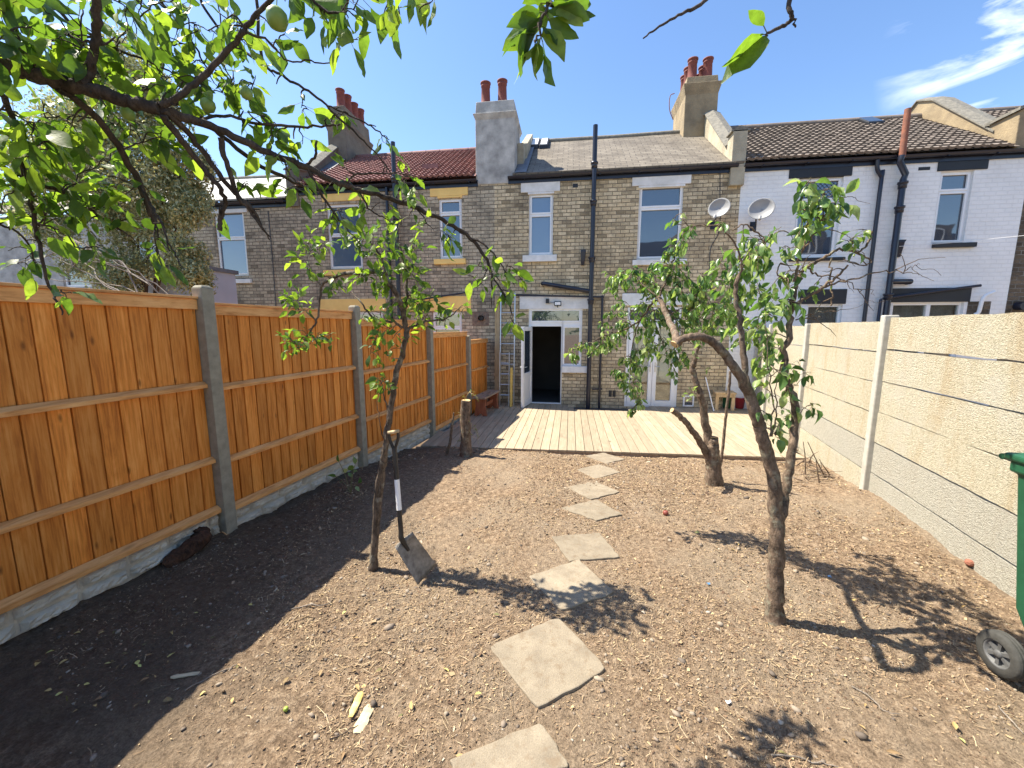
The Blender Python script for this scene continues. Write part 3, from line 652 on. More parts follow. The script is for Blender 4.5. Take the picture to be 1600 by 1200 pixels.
# --- centre brick house
c_hole = {'small': R(826, 302, 864, 399), 'large': R(997, 288, 1066, 405), 'door': R(826, 480, 877, 631), 'side': R(874, 480, 910, 573), 'french': R(978, 478, 1062, 640)}
x0 = R(827, 480, 909, 631)
door_h = (R(826, 480, 910, 500)[0], R(873, 500, 878, 630)[1], -.19, R(826, 481, 910, 573)[3])
side_h = (door_h[1], R(874, 500, 909, 573)[1], R(874, 500, 909, 573)[2], door_h[3])
fr = R(978, 480, 1061, 637); fr_h = (fr[0], fr[1], -.20, fr[3])
hC, wC = house_shell('brick_terraced_house', 'middle yellow grey brick house with white sills and an open back door', XPB, XCD, 5.43, 'brickC', [c_hole['small'], c_hole['large'], door_h, side_h, fr_h])
hC['category'] = 'house'
window(hC, c_hole['small'], .33, 'paneSky', sill=(*R(817, 398, 870, 409), 'lintel'), lintel=(*R(814, 283, 875, 300), 'lintel', 1))
window(hC, c_hole['large'], .30, 'pane', sill=(*R(988, 405, 1072, 414), 'lintel'), lintel=(*R(988, 272, 1080, 289), 'lintel', 1))
def backdoor():
    a, b, c, d = door_h; y = WY+.06; w = .06; L = R(812, 463, 920, 483); a2, b2 = side_h[0], side_h[1]; zt = R(826, 500, 877, 506)[2]; mb = MB()
    zt = at(850, 504, WY).z; zo = at(850, 510, WY).z
    mb.box(a, a+w, y-.035, y+.035, c, d); mb.box(b-w*.5, b+w*.5, y-.035, y+.035, c, d-.33); mb.box(b2-w, b2, y-.035, y+.035, side_h[2], d); mb.box(a+w, b2-w, y-.035, y+.035, d-.06, d); mb.box(a+w, b2-w, y-.036, y+.036, zo, zt+.02)
    mb.box(b+w*.5, b2-w, y-.035, y+.035, side_h[2], side_h[2]+.06); mb.box(a, b, y-.04, y+.04, c-.02, c+.03)
    fo = mb.build('door_frame', M['white'], hC, .004)
    m2 = MB(); m2.box(a+w, b2-w, y-.006, y+.006, zt+.02, d-.06); m2.build('pane', M['pane'], fo); m2 = MB(); frame_rect(m2, a+w*.6, b2-w*.6, zt+.0, d-.03, y-.048, y-.02, .045); m2.build('sash', M['white'], fo, .003)
    m2 = MB(); m2.box(b+w*.5, b2-w, y-.006, y+.006, side_h[2]+.06, zo); m2.build('pane', M['pane'], fo); m2 = MB(); frame_rect(m2, b+w*.2, b2-w*.4, side_h[2]+.03, zo+.01, y-.048, y-.02, .045); m2.build('sash', M['white'], fo, .003)
    s = R(873, 572, 917, 582); m2 = MB(); m2.box(b-.0, s[1], WY-.07, WY+.03, s[2], s[3]); m2.build('sill', M['lintel'], fo, .006)
    m2 = MB(); m2.box(L[0], L[1], WY-.022, WY+.05, L[2], L[3]); m2.build('lintel', M['lintel'], fo, .008)
    # door leaf, swung out past a right angle on its left hinges
    Mx = Matrix.Translation((a+w+.012, WY-.0, 0))@Matrix.Rotation(math.radians(-101), 4, 'Z'); W_ = .76; zb = c+.03; zt_ = zo-.01
    m3 = MB()
    for bx in ((0, .1, zb, zt_), (W_-.1, W_, zb, zt_), (.1, W_-.1, zt_-.1, zt_), (.1, W_-.1, zb, zb+.14), (.1, W_-.1, zb+.74, zb+.84)): m3.box(bx[0], bx[1], -.03, .03, bx[2], bx[3], M=Mx)
    m3.box(.1, W_-.1, -.018, .018, zb+.14, zb+.74, M=Mx)
    do = m3.build('door', M['white'], hC, .004); do['label'] = 'white half glazed back door standing open to the left'
    m3 = MB(); m3.box(.1, W_-.1, -.006, .006, zb+.84, zt_-.1, M=Mx); m3.build('pane', M['pane'], do)
    m3 = MB()
    for sg in (1, -1): m3.box(W_-.07, W_-.035, sg*.03, sg*.038, zb+.86, zb+1.08, M=Mx); m3.tube([Mx@Vector((W_-.05, sg*.035, zb+1.0)), Mx@Vector((W_-.05, sg*.07, zb+1.0)), Mx@Vector((W_-.16, sg*.075, zb+1.0))], .009, 8)
    m3.build('handle', M['steel'], do)
    # dim room behind the doorway
    m4 = MB(); m4.box(a-.4, b+.9, WY+2.6, WY+2.65, -.25, 2.3); m4.box(a-.45, a-.4, WY+.12, WY+2.6, -.25, 2.3); m4.box(b+.9, b+.95, WY+.12, WY+2.6, -.25, 2.3); m4.box(a-.4, b+.9, WY+.12, WY+2.6, 2.3, 2.35); m4.box(a-.4, b+.9, WY+.12, WY+2.6, -.26, -.2)
    m4.build('kitchen', plain('dim kitchen wall', (.09,.085,.075), (.07,.065,.06), 2, .9), hC)
# interior partition of the middle house must leave the doorway free
for o in list(hC.children):
    if o.name.startswith('interior'):
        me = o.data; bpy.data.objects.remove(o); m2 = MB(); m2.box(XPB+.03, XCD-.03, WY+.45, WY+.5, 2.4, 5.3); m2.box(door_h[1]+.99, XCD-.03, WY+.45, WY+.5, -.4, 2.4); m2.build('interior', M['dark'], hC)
backdoor()
def french():
    a, b, c, d = fr_h; y = WY+.05; w = .055; mb = MB(); zt = at(1020, 502, WY).z
    frame_rect(mb, a, b, c, d, y-.035, y+.035, w); mb.box(a+w, b-w, y-.034, y+.034, zt-.03, zt+.03); fo = mb.build('french_doors', M['white'], hC, .004)
    m2 = MB(); m2.box(a+w, b-w, y-.006, y+.006, zt+.03, d-w); m2.build('pane', M['pane'], fo)
    xm = (a+b)/2+.02
    for (x0, x1, hx, sg) in ((a+w, xm, xm-.06, -1), (xm, b-w, xm+.06, 1)):
        m2 = MB(); frame_rect(m2, x0+.004, x1-.004, c+.03, zt-.035, y-.05, y+.02, .095, .14); dl = m2.build('door', M['white'], fo, .004)
        m2 = MB(); m2.box(hx-.016, hx+.016, y-.06, y-.05, c+.9, c+1.14); m2.tube([(hx, y-.06, c+1.04), (hx, y-.09, c+1.04), (hx+sg*.11, y-.092, c+1.035)], .009, 8); m2.build('handle', M['steel'], fo)
        # pale roller blind behind the upper glass
        t = M['blindglass'] if 'blindglass' in M else None
        m2 = MB(); m2.box(x0+.095, x1-.095, y-.012, y-.004, c+.17, zt-.13); m2.build('pane', M['glass'], fo)
        m2 = MB(); m2.box(x0+.09, x1-.09, y+.055, y+.06, c+.62, zt-.1); m2.build('blind', M['blind'], fo)
    L = R(972, 458, 1084, 477); m2 = MB(); m2.box(L[0], L[1], WY-.022, WY+.05, L[2], L[3]+.0); m2.build('lintel', M['lintel'], fo, .008)
def glass():
    t = NT('clear glass'); g = t.n('BsdfGlossy'); g.inputs['Roughness'].default_value = .02; tr = t.n('BsdfTransparent'); tr.inputs[0].default_value = (.86,.9,.9,1); ms = t.n('MixShader'); ms.inputs[0].default_value = .16
    t.l(tr.outputs[0], ms.inputs[1]); t.l(g.outputs[0], ms.inputs[2]); t.l(ms.outputs[0], t.out.inputs['Surface']); return t.m
M['glass'] = glass(); M['blind'] = plain('cream blind', (.62,.60,.50), (.5,.48,.4), 6, .9)
french()
roof = roof_plane(hC, -1.46, XCD, 5.50, RZ, 'slateC')
gutter(hC, XPB+.35, XCD-.12, 5.40)
px = at(925, 400, WY-.14).x
soil_pipe(hC, [(px, WY-.14, -.3), (px, WY-.14, 6.45)], .055, collars=(5.6, 4.75, 3.45, 2.45))
px2 = at(941, 480, WY-.1).x
soil_pipe(hC, [(px2, WY-.08, -.3), (px2, WY-.08, at(945, 462, WY).z)], .03, collars=(1.6,))
a = at(848, 443, WY-.1); b = at(922, 455, WY-.12); soil_pipe(hC, [(a.x, WY+.02, a.z), (a.x, WY-.1, a.z), (a.x+.05, WY-.12, a.z-.005), (b.x, WY-.12, b.z)], .05, 'waste_pipe')
a = at(806, 461, WY-.1); b = at(944, 464, WY-.12); soil_pipe(hC, [(a.x, WY-.1, a.z), (b.x, WY-.1, b.z)], .022, 'waste_pipe')
a = at(925, 608, WY-.08); b = at(941, 608, WY-.1); soil_pipe(hC, [(a.x, WY-.1, a.z), (b.x, WY-.08, b.z)], .018, 'waste_pipe')
mb = MB(); c = R(907, 391, 915, 415); mb.rects([(c[2], c[0]+.02, c[1]-.03, WY-.06, WY), (c[2]+.1, c[0]+.01, c[1]-.02, WY-.08, WY), (c[3]-.05, c[0], c[1], WY-.1, WY), (c[3], c[0], c[1], WY-.1, WY)]); mb.build('pipe_bracket', M['pipe'], hC, .01)
mb = MB(); 
for q in ((895, 287, 903, 293), (951, 610, 956, 620), (957, 610, 962, 620)): r_ = R(*q); mb.box(r_[0], r_[1], WY-.006, WY+.01, r_[2], r_[3])
mb.build('air_brick', M['blackp'], hC)
cf = R(1067, 618, 1084, 635); mb = MB(); frame_rect(mb, cf[0], cf[1], cf[2], cf[3], WY-.03, WY, .035); o = mb.build('cat_flap', M['white'], hC, .004); mb = MB(); mb.box(cf[0]+.035, cf[1]-.035, WY-.012, WY-.002, cf[2]+.035, cf[3]-.035); mb.build('flap', M['pane'], o)
# skylight, flashing and shadow casting stack of the middle house
def skylight(par, x0, y0, x1, y1, ze=5.50, n=2):
    t = (RZ-ze)/(RY-(WY-.12)); 
    def onroof(x, y):
        d = ray(x, y); k = (ze-CH-(WY-.12)*t)/(d.z-d.y*t); return CO+d*k
    for i in range(n):
        a = onroof(x0+(x1-x0)*i/n, (y0+y1)/2); b = onroof(x0+(x1-x0)*(i+.92)/n, (y0+y1)/2); m = (a+b)/2; hy = abs(onroof(x0, y0).y-onroof(x0, y1).y)/2
        mb = MB(); 
        def V(x, y, dz): return (x, y, ze+(y-(WY-.12))*t+dz)
        mb.hexa([V(a.x, m.y-hy, -.02), V(b.x, m.y-hy, -.02), V(b.x, m.y+hy, -.02), V(a.x, m.y+hy, -.02), V(a.x, m.y-hy, .09), V(b.x, m.y-hy, .09), V(b.x, m.y+hy, .09), V(a.x, m.y+hy, .09)])
        o = mb.build('skylight', M['blackp'], par, .01); mb = MB(); e = .035
        mb.hexa([V(a.x+e, m.y-hy+e, .085), V(b.x-e, m.y-hy+e, .085), V(b.x-e, m.y+hy-e, .085), V(a.x+e, m.y+hy-e, .085), V(a.x+e, m.y-hy+e, .1), V(b.x-e, m.y-hy+e, .1), V(b.x-e, m.y+hy-e, .1), V(a.x+e, m.y+hy-e, .1)]); mb.build('pane', M['lintel'] if n == 2 else M['pane'], o)
skylight(hC, 830, 221, 858, 231)
# tall stack standing at the eaves between the red roof and the slate roof
ct = at(775, 172, WY-.02); xa, xb = at(743, 230, WY-.02).x, at(804, 230, WY-.02).x; z0, z1, z2 = 5.32, at(775, 178, WY).z, at(775, 157, WY).z
st = MB(); yb = WY+1.05
st.rects([(z0, xa, xb, WY-.02, yb), (z1-.12, xa, xb, WY-.02, yb), (z1, xa-.05, xb+.05, WY-.07, yb+.05), (z1+.02, xa-.05, xb+.05, WY-.07, yb+.05), (z1+.021, xa+.0, xb-.0, WY-.02, yb), (z2, xa+.02, xb-.02, WY, yb-.02)])
so = st.build('chimney_stack', M['render'], hC, .012)
pots(so, [(at(759, 158, WY+.25).x, WY+.25, z2), (at(785, 157, WY+.25).x, WY+.25, z2)], .56, .115)
mb = MB(); mb.box(xb, xb+.16, WY+.5, RY+.1, 5.6, 6.35+.1); mb.prism([(WY+.9, 5.5), (RY, 7.2), (RY, 7.55), (WY+.95, 6.6)], 'x', xb+.02, xb+.2); mb.build('parapet', M['renderw'], hC, .01)
mb = MB(); mb.add([(xb+.02, WY-.1, 5.53), (xb+.3, WY-.1, 5.53), (xb+.3, RY-.3, 7.15), (xb+.02, RY-.3, 7.15)], [(0, 1, 2, 3)]); mb.build('flashing', M['lead'], hC)
# party parapet and stack between the middle house and the white house
x0, x1 = XCD-.27, XCD+.03
parapet(hC, x0, x1, [(WY-.1, 6.17), (WY+.22, 6.17), (WY+.24, 5.98), (12.35, 7.52), (RY, 7.75), (13.6, 7.5), (15.2, 6.3)], 'renderw')
def big_stack(par, xa, xb, ya, yb, z0, z1, z2, mat, pp, fl=.07):
    s = MB(); s.rects([(z0, xa, xb, ya, yb), (z1-.25, xa, xb, ya, yb), (z1, xa-fl, xb+fl, ya-fl, yb+fl), (z1+.02, xa-fl, xb+fl, ya-fl, yb+fl), (z1+.022, xa+.01, xb-.01, ya+.01, yb-.01), (z2, xa+.03, xb-.03, ya+.03, yb-.03)])
    o = s.build('chimney_stack', M[mat], par, .012); pots(o, [(x, y, z2) for x, y in pp], .58, .125); return o
big_stack(hC, 2.98, 3.83, 12.45, 13.75, 6.6, at(1090, 130, 12.4).z, at(1090, 118, 12.45).z, 'rendert', [(3.2, 12.75), (3.6, 12.75), (3.2, 13.15), (3.6, 13.15), (3.2, 13.5), (3.6, 13.5)])
mb = MB(); p = at(1051, 150, 13.5); mb.tube(spline([(2.9, 13.4, 7.9), (2.78, 13.4, 8.2), (2.78, 13.4, 8.55), (2.9, 13.4, 8.62)], 4), .012, 6); mb.build('aerial_bracket', M['rust'], hC)
# --- white painted house
d_hole = {'big': R(1243, 277, 1312, 402), 'small': R(1463, 267, 1514, 380), 'low': R(1390, 473, 1500, 560), 'lowl': R(1258, 476, 1312, 560)}
hD, wD = house_shell('white_terraced_house', 'white painted brick house on the right with black lintels and a brown tiled roof', XCD+.001, XDE, 5.43, 'brickW', list(d_hole.values()))
window(hD, d_hole['big'], .28, 'pane', sill=(*R(1232, 402, 1318, 408), 'blackp'), lintel=(*R(1233, 261, 1331, 277), 'blackp'), leaded=True)
window(hD, d_hole['small'], .27, 'pane', sill=(*R(1456, 379, 1522, 387), 'blackp'), lintel=(*R(1465, 252, 1543, 266), 'blackp'))
def lowwin(h, hl, curt):
    a, b, c, d = h; o = window(hD, h, 0, 'glass', lintel=(*hl, 'blackp')); mb = MB(); xm = (a+b)/2+.05
    if b-a > 1.0: mb.box(xm-.04, xm+.04, WY+.05, WY+.12, c+.05, d-.05); mb.build('mullion', M['white'], o)
    m2 = MB(); n = 40; vs = []
    for z in (c, d):
        for i in range(n+1): x = a+(b-a)*i/n; vs.append((x, WY+.22+.02*math.sin(i*1.9), z))
    m2.add(vs, [(i, i+1, n+2+i, n+1+i) for i in range(n)], True); m2.build('net_curtain', M['curt'], o)
M['curt'] = plain('net curtain', (.30,.30,.29), (.15,.15,.15), 5, .9)
lowwin(d_hole['low'], R(1385, 450, 1516, 472), 1); lowwin(d_hole['lowl'], R(1250, 452, 1322, 475), 1)
pantile_roof(hD, XCD+.03, XDE-.35, 5.50, RZ-.02, 'tileB', ex=.185, tw=.155)
gutter(hD, XCD+.0, XDE+.6, 5.40)
def dpts(lst, off): return [(lambda p: (p.x, WY-off, p.z))(at(x, y, WY-off)) for x, y in lst]
# rain pipe, then the soil pipe with its rusty top
P = dpts([(1370, 254), (1371, 265), (1379, 278), (1375, 300), (1360, 420), (1348, 520)], .09); P[0] = (P[0][0], WY-.1, 5.38)
xq = P[4][0]; P = [P[0], (P[1][0], P[1][1], P[1][2]), (xq+.0, P[2][1], P[2][2]), (xq, P[3][1], P[3][2]), (xq, P[3][1], -.3)]
soil_pipe(hD, spline(P, 4), .04, collars=())
T = at(1415, 200, WY-.2); Bq = at(1392, 430, WY-.13)
soil_pipe(hD, [(Bq.x, WY-.13, -.3), (Bq.x, WY-.13, 4.95), (Bq.x+.03, WY-.13, 5.05), (T.x-.03, WY-.2, 5.28), (T.x, WY-.2, 5.4)], .06, collars=(4.85, 4.35, 2.5, 1.9))
o = soil_pipe(hD, [(T.x, WY-.2, 5.36), (T.x, WY-.2, at(1420, 170, WY-.2).z)], .058, mat='rust'); o['label'] = 'rusty open top of the soil pipe'
a = at(1390, 440, WY-.13); b = at(1424, 440, WY-.13); soil_pipe(hD, [(a.x, WY-.13, a.z), (b.x-.02, WY-.13, b.z), (b.x+.0, WY+.03, b.z)], .06, 'waste_pipe')
a = at(1378, 466, WY-.1); b = at(1532, 446, WY-.1); soil_pipe(hD, [(a.x-.02, WY-.1, a.z-1.2), (a.x-.02, WY-.1, a.z-.03), (a.x+.05, WY-.1, a.z), (b.x, WY-.1, b.z)], .03, 'waste_pipe')
a, b = at(1551, 456, WY-.1), at(1530, 490, WY-.1); m_ = at(1534, 465, WY-.1)
fl = soil_pipe(hD, spline([(a.x, WY-.14, a.z), (m_.x, WY-.14, m_.z), (m_.x-.03, WY-.12, b.z+.04), (b.x-.08, WY-.1, b.z-.02)], 5), .035, 'flue_pipe', 'white')
mb = MB(); r_ = R(1511, 471, 1547, 492); mb.box(r_[0], r_[1], WY-.004, WY+.01, r_[2]-.5, r_[3]); o = mb.build('bare_brick_patch', M['brickE'], hD)
mb = MB(); r_ = R(1435, 261, 1453, 266); mb.box(r_[0], r_[1], WY-.006, WY+.01, r_[2], r_[3]); mb.build('air_brick', M['blackp'], hD); mb = MB(); c = R(1398, 376, 1407, 402); mb.rects([(c[2], c[0]+.02, c[1]-.02, WY-.06, WY), (c[3]-.05, c[0], c[1], WY-.1, WY), (c[3], c[0], c[1]+.03, WY-.1, WY)]); mb.build('pipe_bracket', M['pipe'], hD)
skylight(hD, 1345, 188, 1378, 196, n=1)
xe0, xe1 = at(1545, 200, WY-.05).x, at(1545, 200, WY-.05).x+.65
parapet(hD, XDE-.38, XDE+.02, [(WY+.4, 6.02), (12.5, 7.55), (RY+.1, 7.78), (13.6, 7.45), (15.2, 6.3)], 'rendert', .02)
mb = MB(); mb.prism([(XDE-.40, 5.45), (XDE+.35, 5.45), (XDE+.35, 6.42), (XDE+.2, 6.46), (XDE-.40, 6.2)], 'y', WY-.08, WY+.55); o = mb.build('parapet', M['rendert'], hD, .015)
mb = MB(); mb.prism([(XDE-.45, 6.19), (XDE+.2, 6.455), (XDE+.4, 6.42), (XDE+.4, 6.47), (XDE+.2, 6.52), (XDE-.45, 6.25)], 'y', WY-.13, WY+.6); mb.build('coping', M['coping'], o)
# --- dark brick house at the right edge
hE, _ = house_shell('dark_brick_house', 'dark brown brick house just visible at the right edge beyond the white one', XDE+.001, XDE+6, 5.43, 'brickE', [(XDE+2, XDE+3, 3.4, 4.9)])
window(hE, (XDE+2, XDE+3, 3.4, 4.9), .3, 'pane'); pantile_roof(hE, XDE+.36, XDE+6, 5.5, RZ, 'tileB'); gutter(hE, XDE+.62, XDE+6, 5.4)
c = at(1597, 478, WY-.1); soil_pipe(hE, [(c.x, WY+.02, c.z), (c.x, WY-.16, c.z)], .09, 'flue_pipe')
# --- brick house with the red roof
b_hole = {'w1': R(512, 318, 565, 420), 'w2': R(686, 310, 722, 404), 'l1': R(506, 487, 600, 560), 'l2': R(676, 487, 722, 560)}
hB, wB = house_shell('red_roofed_brick_house', 'grimy brick house left of centre with red tiled roof and ochre painted lintels', XBA, XPB-.001, 5.41, 'brickB', list(b_hole.values()))
window(hB, b_hole['w1'], .47, 'paneSky', sill=(*R(507, 421, 564, 430), 'yellow'), lintel=(*R(503, 300, 573, 314), 'yellow'))
window(hB, b_hole['w2'], .24, 'pane', sill=(*R(679, 404, 728, 413), 'yellow'), lintel=(*R(672, 292, 731, 306), 'yellow', 1))
def low2(h, hl):
    a, b, c, d = h; zs = at(700, 512, WY).z; o = window(hB, h, (d-zs)/(d-c), 'glass', lintel=(*hl, 'yellow')); m2 = MB(); m2.box(a, b, WY+.2, WY+.21, c, d); m2.build('net_curtain', M['curt'], o)
low2(b_hole['l2'], R(622, 463, 736, 486)); low2(b_hole['l1'], R(500, 467, 603, 486))
pantile_roof(hB, XBA+.3, XPB-.45, 5.50, RZ-.14, 'tileR', ex=.15, tw=.15)
gutter(hB, XBA+.1, XPB-.42, 5.38)
px = at(618, 330, WY-.14).x; soil_pipe(hB, [(px, WY-.14, -.3), (px, WY-.14, at(613, 222, WY-.14).z)], .055, collars=(5.5, 4.6, 3.3))
px = at(606, 360, WY-.1).x; soil_pipe(hB, [(px, WY-.08, -.3), (px, WY-.08, 5.35)], .035)
a = at(630, 472, WY-.08); b = at(735, 456, WY-.08); soil_pipe(hB, [(a.x, WY-.08, a.z), (b.x, WY-.08, b.z)], .02, 'waste_pipe')
mb = MB(); p = at(752, 497, WY-.03); r_ = R(738, 487, 764, 509); mb.box(r_[0], r_[1], WY-.01, WY+.02, r_[2], r_[3]); o = mb.build('flue_patch', plain('crumbling mortar', (.3,.22,.16), (.15,.1,.08), 12, .95, .02), hB); mb = MB(); mb.tube([(p.x, WY+.01, p.z), (p.x, WY-.12, p.z)], .07, 16, caps=False); mb.tube([(p.x, WY+.01, p.z), (p.x, WY-.05, p.z)], .05, 12); mb.build('flue_pipe', M['blackp'], o)
mb = MB(); mb.box(at(648, 268, WY).x, at(650, 268, WY).x+.4, 10.9, 11.1, 5.98, 6.1); mb.build('roof_vent', M['tileR'], hB)
parapet(hB, XBA-.0, XBA+.32, [(WY-.06, 5.95), (WY+.35, 6.05), (WY+.8, 6.35), (12.3, 7.3), (RY, 7.6), (13.6, 7.4), (15.2, 6.2)], 'renderd')
big_stack(hB, -7.5, -6.9, 12.3, 13.9, 6.5, at(530, 190, 12.3).z, at(530, 164, 12.3).z, 'renderd', [(-7.15, 12.55), (-7.15, 12.95), (-7.15, 13.35), (-7.15, 13.75)])
mb = MB(); mb.add([(XBA+.33, WY+.1, 5.62), (XBA+.62, WY+.1, 5.62), (XBA+.62, RY-.2, 7.24), (XBA+.33, RY-.2, 7.3)], [(0, 1, 2, 3)]); mb.build('flashing', M['lead'], hB)
c1 = at(420, 330, WY); c2 = at(425, 480, WY); soil_pipe(hB, [(c1.x, WY-.02, c1.z), (c1.x+.01, WY-.02, 3.5), (c1.x, WY-.02, c2.z)], .01, 'cable')
# --- house with the pale slate roof
a_hole = {'w': R(337, 322, 384, 431), 'w2': (-12.6, -11.8, 3.3, 4.7)}
hA, _ = house_shell('pale_slate_roofed_house', 'brick house at the left with pale slates, partly behind the olive tree', XBA-5.2, XBA-.001, 5.15, 'brickB', list(a_hole.values()))
window(hA, a_hole['w'], .45, 'paneSky', sill=(*R(328, 436, 394, 443), 'lintel'), lintel=(*R(330, 322, 386, 333), 'lintel'), stype='both')
window(hA, a_hole['w2'], .4, 'pane', sill=(-12.7, -11.7, 3.2, 3.3, 'lintel'), lintel=(-12.75, -11.65, 4.7, 4.85, 'lintel'))
roof_plane(hA, XBA-5.2, XBA, 5.25, RZ-.55, 'slateA'); gutter(hA, XBA-5.2, XBA-.05, 5.12)
hF, _ = house_shell('grey_rendered_house', 'pale grey rendered house glimpsed at the far left through the branches', XBA-11, XBA-5.201, 5.1, 'render', [(-15.2, -14.2, 3.0, 4.4)])
window(hF, (-15.2, -14.2, 3.0, 4.4), .4, 'pane'); roof_plane(hF, XBA-11, XBA-5.2, 5.2, RZ-.6, 'slateC')
mb = MB(); ex = thing('rear_extension', 'low pale blue grey extension seen at far left above the fence between branches', 'extension', (-8.2, 8, -.2)); mb.box(-8.9, -7.6, 7.2, 8.4, -.3, 3.0); mb.build('wall', plain('blue grey painted render', (.42,.46,.54), (.36,.4,.48), 2, .8, .004), ex); mb = MB(); mb.box(-8.95, -7.55, 7.15, 8.45, 3.0, 3.08); mb.build('roof', M['lead'], ex)
# --- satellite dishes and the door lamp
def sat(px, py, yawdeg, label, rr=.27):
    p = at(px, py, WY-.38); t = thing('satellite_dish', label, 'satellite dish', (p.x, WY, p.z-.3), 'satellite dishes on the back walls')
    Mx = Matrix.Translation(p)@Matrix.Rotation(math.radians(yawdeg), 4, 'Z')@Matrix.Rotation(math.radians(90-6), 4, 'X')   # dish axis: local z looks out of the wall
    mb = MB(); n = 28; vs = []; rings = 7
    for i in range(rings+1):
        q = i/rings
        for k in range(n): vs.append(Mx@Vector((rr*1.08*q*math.cos(2*math.pi*k/n), rr*.95*q*math.sin(2*math.pi*k/n), .075*q*q)))
    fs = [(i*n+k, i*n+(k+1) % n, (i+1)*n+(k+1) % n, (i+1)*n+k) for i in range(rings) for k in range(n)]; mb.add(vs, fs, True)
    o = mb.build('reflector', M['dish'], t); s = o.modifiers.new('thick', 'SOLIDIFY'); s.thickness = .006
    feed = Mx@Vector((0, -.30, .34)); low = Mx@Vector((0, -rr*.93, .06)); back = Mx@Vector((0, -.05, -.05)); wl = Vector((p.x-.02, WY, p.z-.22))
    mb = MB(); mb.tube([low, feed], .012, 8); mb.tube([back, low], .014, 8); mb.build('feed_arm', M['pipe'], t)
    mb = MB(); d = (Mx@Vector((0, 0, .08))-feed).normalized(); mb.tube([feed-d*.03, feed+d*.05], [.025, .03], 10); mb.tube([feed+d*.05, feed+d*.08], .03, 10); mb.build('receiver', M['dish'], t)
    mb = MB(); mb.tube([back, Vector((p.x, WY-.14, p.z-.1)), Vector((p.x, WY-.14, p.z-.26)), Vector((p.x, WY, p.z-.26))], .018, 8); mb.box(p.x-.07, p.x+.07, WY-.012, WY, p.z-.36, p.z-.16); mb.build('bracket', M['pipe'], t)
    return t
sat(1125, 326, -34, 'smaller grey dish on the brick wall, left half in shadow', .215); sat(1190, 328, -26, 'grey dish on the white painted wall beside the brick house', .24)
for (cx, y0, y1) in ((1125, 262, 305),): a = at(cx, y0, WY-.01); b = at(cx, y1, WY-.01); mb = MB(); mb.tube([a, b], .008, 5); a2 = at(1118, 375, WY-.01); mb.tube(spline([b, at(1124, 360, WY-.01), at(1110, 390, WY-.01), at(1109, 440, WY-.01)], 4), .008, 5); mb.build('cable', M['pipe'], hC)
t = thing('security_light', 'small black floodlight with sensor on the white lintel over the open back door', 'lamp', tuple(at(872, 474, WY-.03)))
mb = MB(); r_ = R(866, 471, 877, 478); mb.box(r_[0], r_[1], WY-.10, WY-.06, r_[2], r_[3]); mb.tube([(r_[0]*.5+r_[1]*.5, WY-.06, r_[2]), (r_[0]*.5+r_[1]*.5, WY-.02, r_[2]-.03)], .012, 8); mb.build('lamp_body', M['blackp'], t, .005)
mb = MB(); mb.box(r_[0]+.02, r_[1]-.02, WY-.104, WY-.098, r_[2]+.02, r_[3]-.02); mb.build('lens', M['white'], t)
mb = MB(); r2 = R(853, 467, 858, 474); mb.box(r2[0], r2[1], WY-.09, WY-.022, r2[2], r2[3]); mb.tube([(r2[1], WY-.05, r2[2]), (r_[0], WY-.05, r_[3]-.02)], .006, 6); mb.build('sensor', M['blackp'], t, .004)
a = at(1405, 385, WY-.1); b = at(1640, 364, 9.6); mid = at(1500, 378, 10.0); mb = MB(); mb.tube(spline([a, at(1500, 378, 10.0), b], 6), .005, 5); o = mb.build('washing_line', M['white']); tag(o, 'thin white washing line running across the white house', 'washing line')

# ------------------------------------------------------------ trees
def rv(): v = Vector((random.gauss(0, 1), random.gauss(0, 1), random.gauss(0, 1))); return v.normalized()
def leaf_mesh(name, L, mat, parent, seg=4, aspect=.55, droop=.35, fold=.25, tipp=.8, flat=.6, wilt=0):
    """L: list of (pos, dir, length). Every leaf is a folded, curling blade."""
    n = len(L); P = np.array([l[0][:] for l in L]); D = np.array([l[1][:] for l in L]); S = np.array([l[2] for l in L])
    D = D/np.linalg.norm(D, axis=1, keepdims=True); up = np.zeros((n, 3)); up[:, 2] = 1; up += rng.normal(0, flat, (n, 3))
    Wd = np.cross(D, up); Wd /= np.linalg.norm(Wd, axis=1, keepdims=True)+1e-9; Nn = np.cross(Wd, D)
    cv = rng.normal(droop, .25, n); fd = np.abs(rng.normal(fold, .18, n))+wilt*rng.random(n); a = aspect*rng.uniform(.8, 1.15, n); sw = rng.normal(0, .12, n); rows = []
    for i in range(seg+1):
        t = i/seg; w = (math.sin(math.pi*min(1, (t*.97+.015))**tipp))*.5; wav = rng.normal(0, .035, (n, 2))
        c = P+D*(S*t*(1-.12*cv*t))[:, None]-Nn*(S*cv*t*t*.6)[:, None]+Wd*(S*sw*t*t)[:, None]
        for sd_ in (-1, 0, 1):
            ww = S*a*w*sd_; rows.append(c+Wd*(ww*np.cos(fd))[:, None]+Nn*(np.abs(ww)*np.sin(fd)+S*wav[:, 0 if sd_ < 0 else 1]*abs(sd_)*(0 < i < seg))[:, None])
    R_ = 3*(seg+1); v = np.stack(rows, 1).reshape(-1, 3); b = (np.arange(n)*R_)[:, None]
    q = np.array([[3*i+k, 3*i+k+1, 3*i+k+4, 3*i+k+3] for i in range(seg) for k in (0, 1)]); f = (b[:, :, None]+q[None]).reshape(-1, 4); r = np.repeat(rng.random(n), 2*seg)
    return mkmesh(name, v.tolist(), f.tolist(), r, np.ones(len(f), bool), mat, parent)
def mpp(p): return (p-CO).dot(FV)/F      # metres covered by one photo pixel there
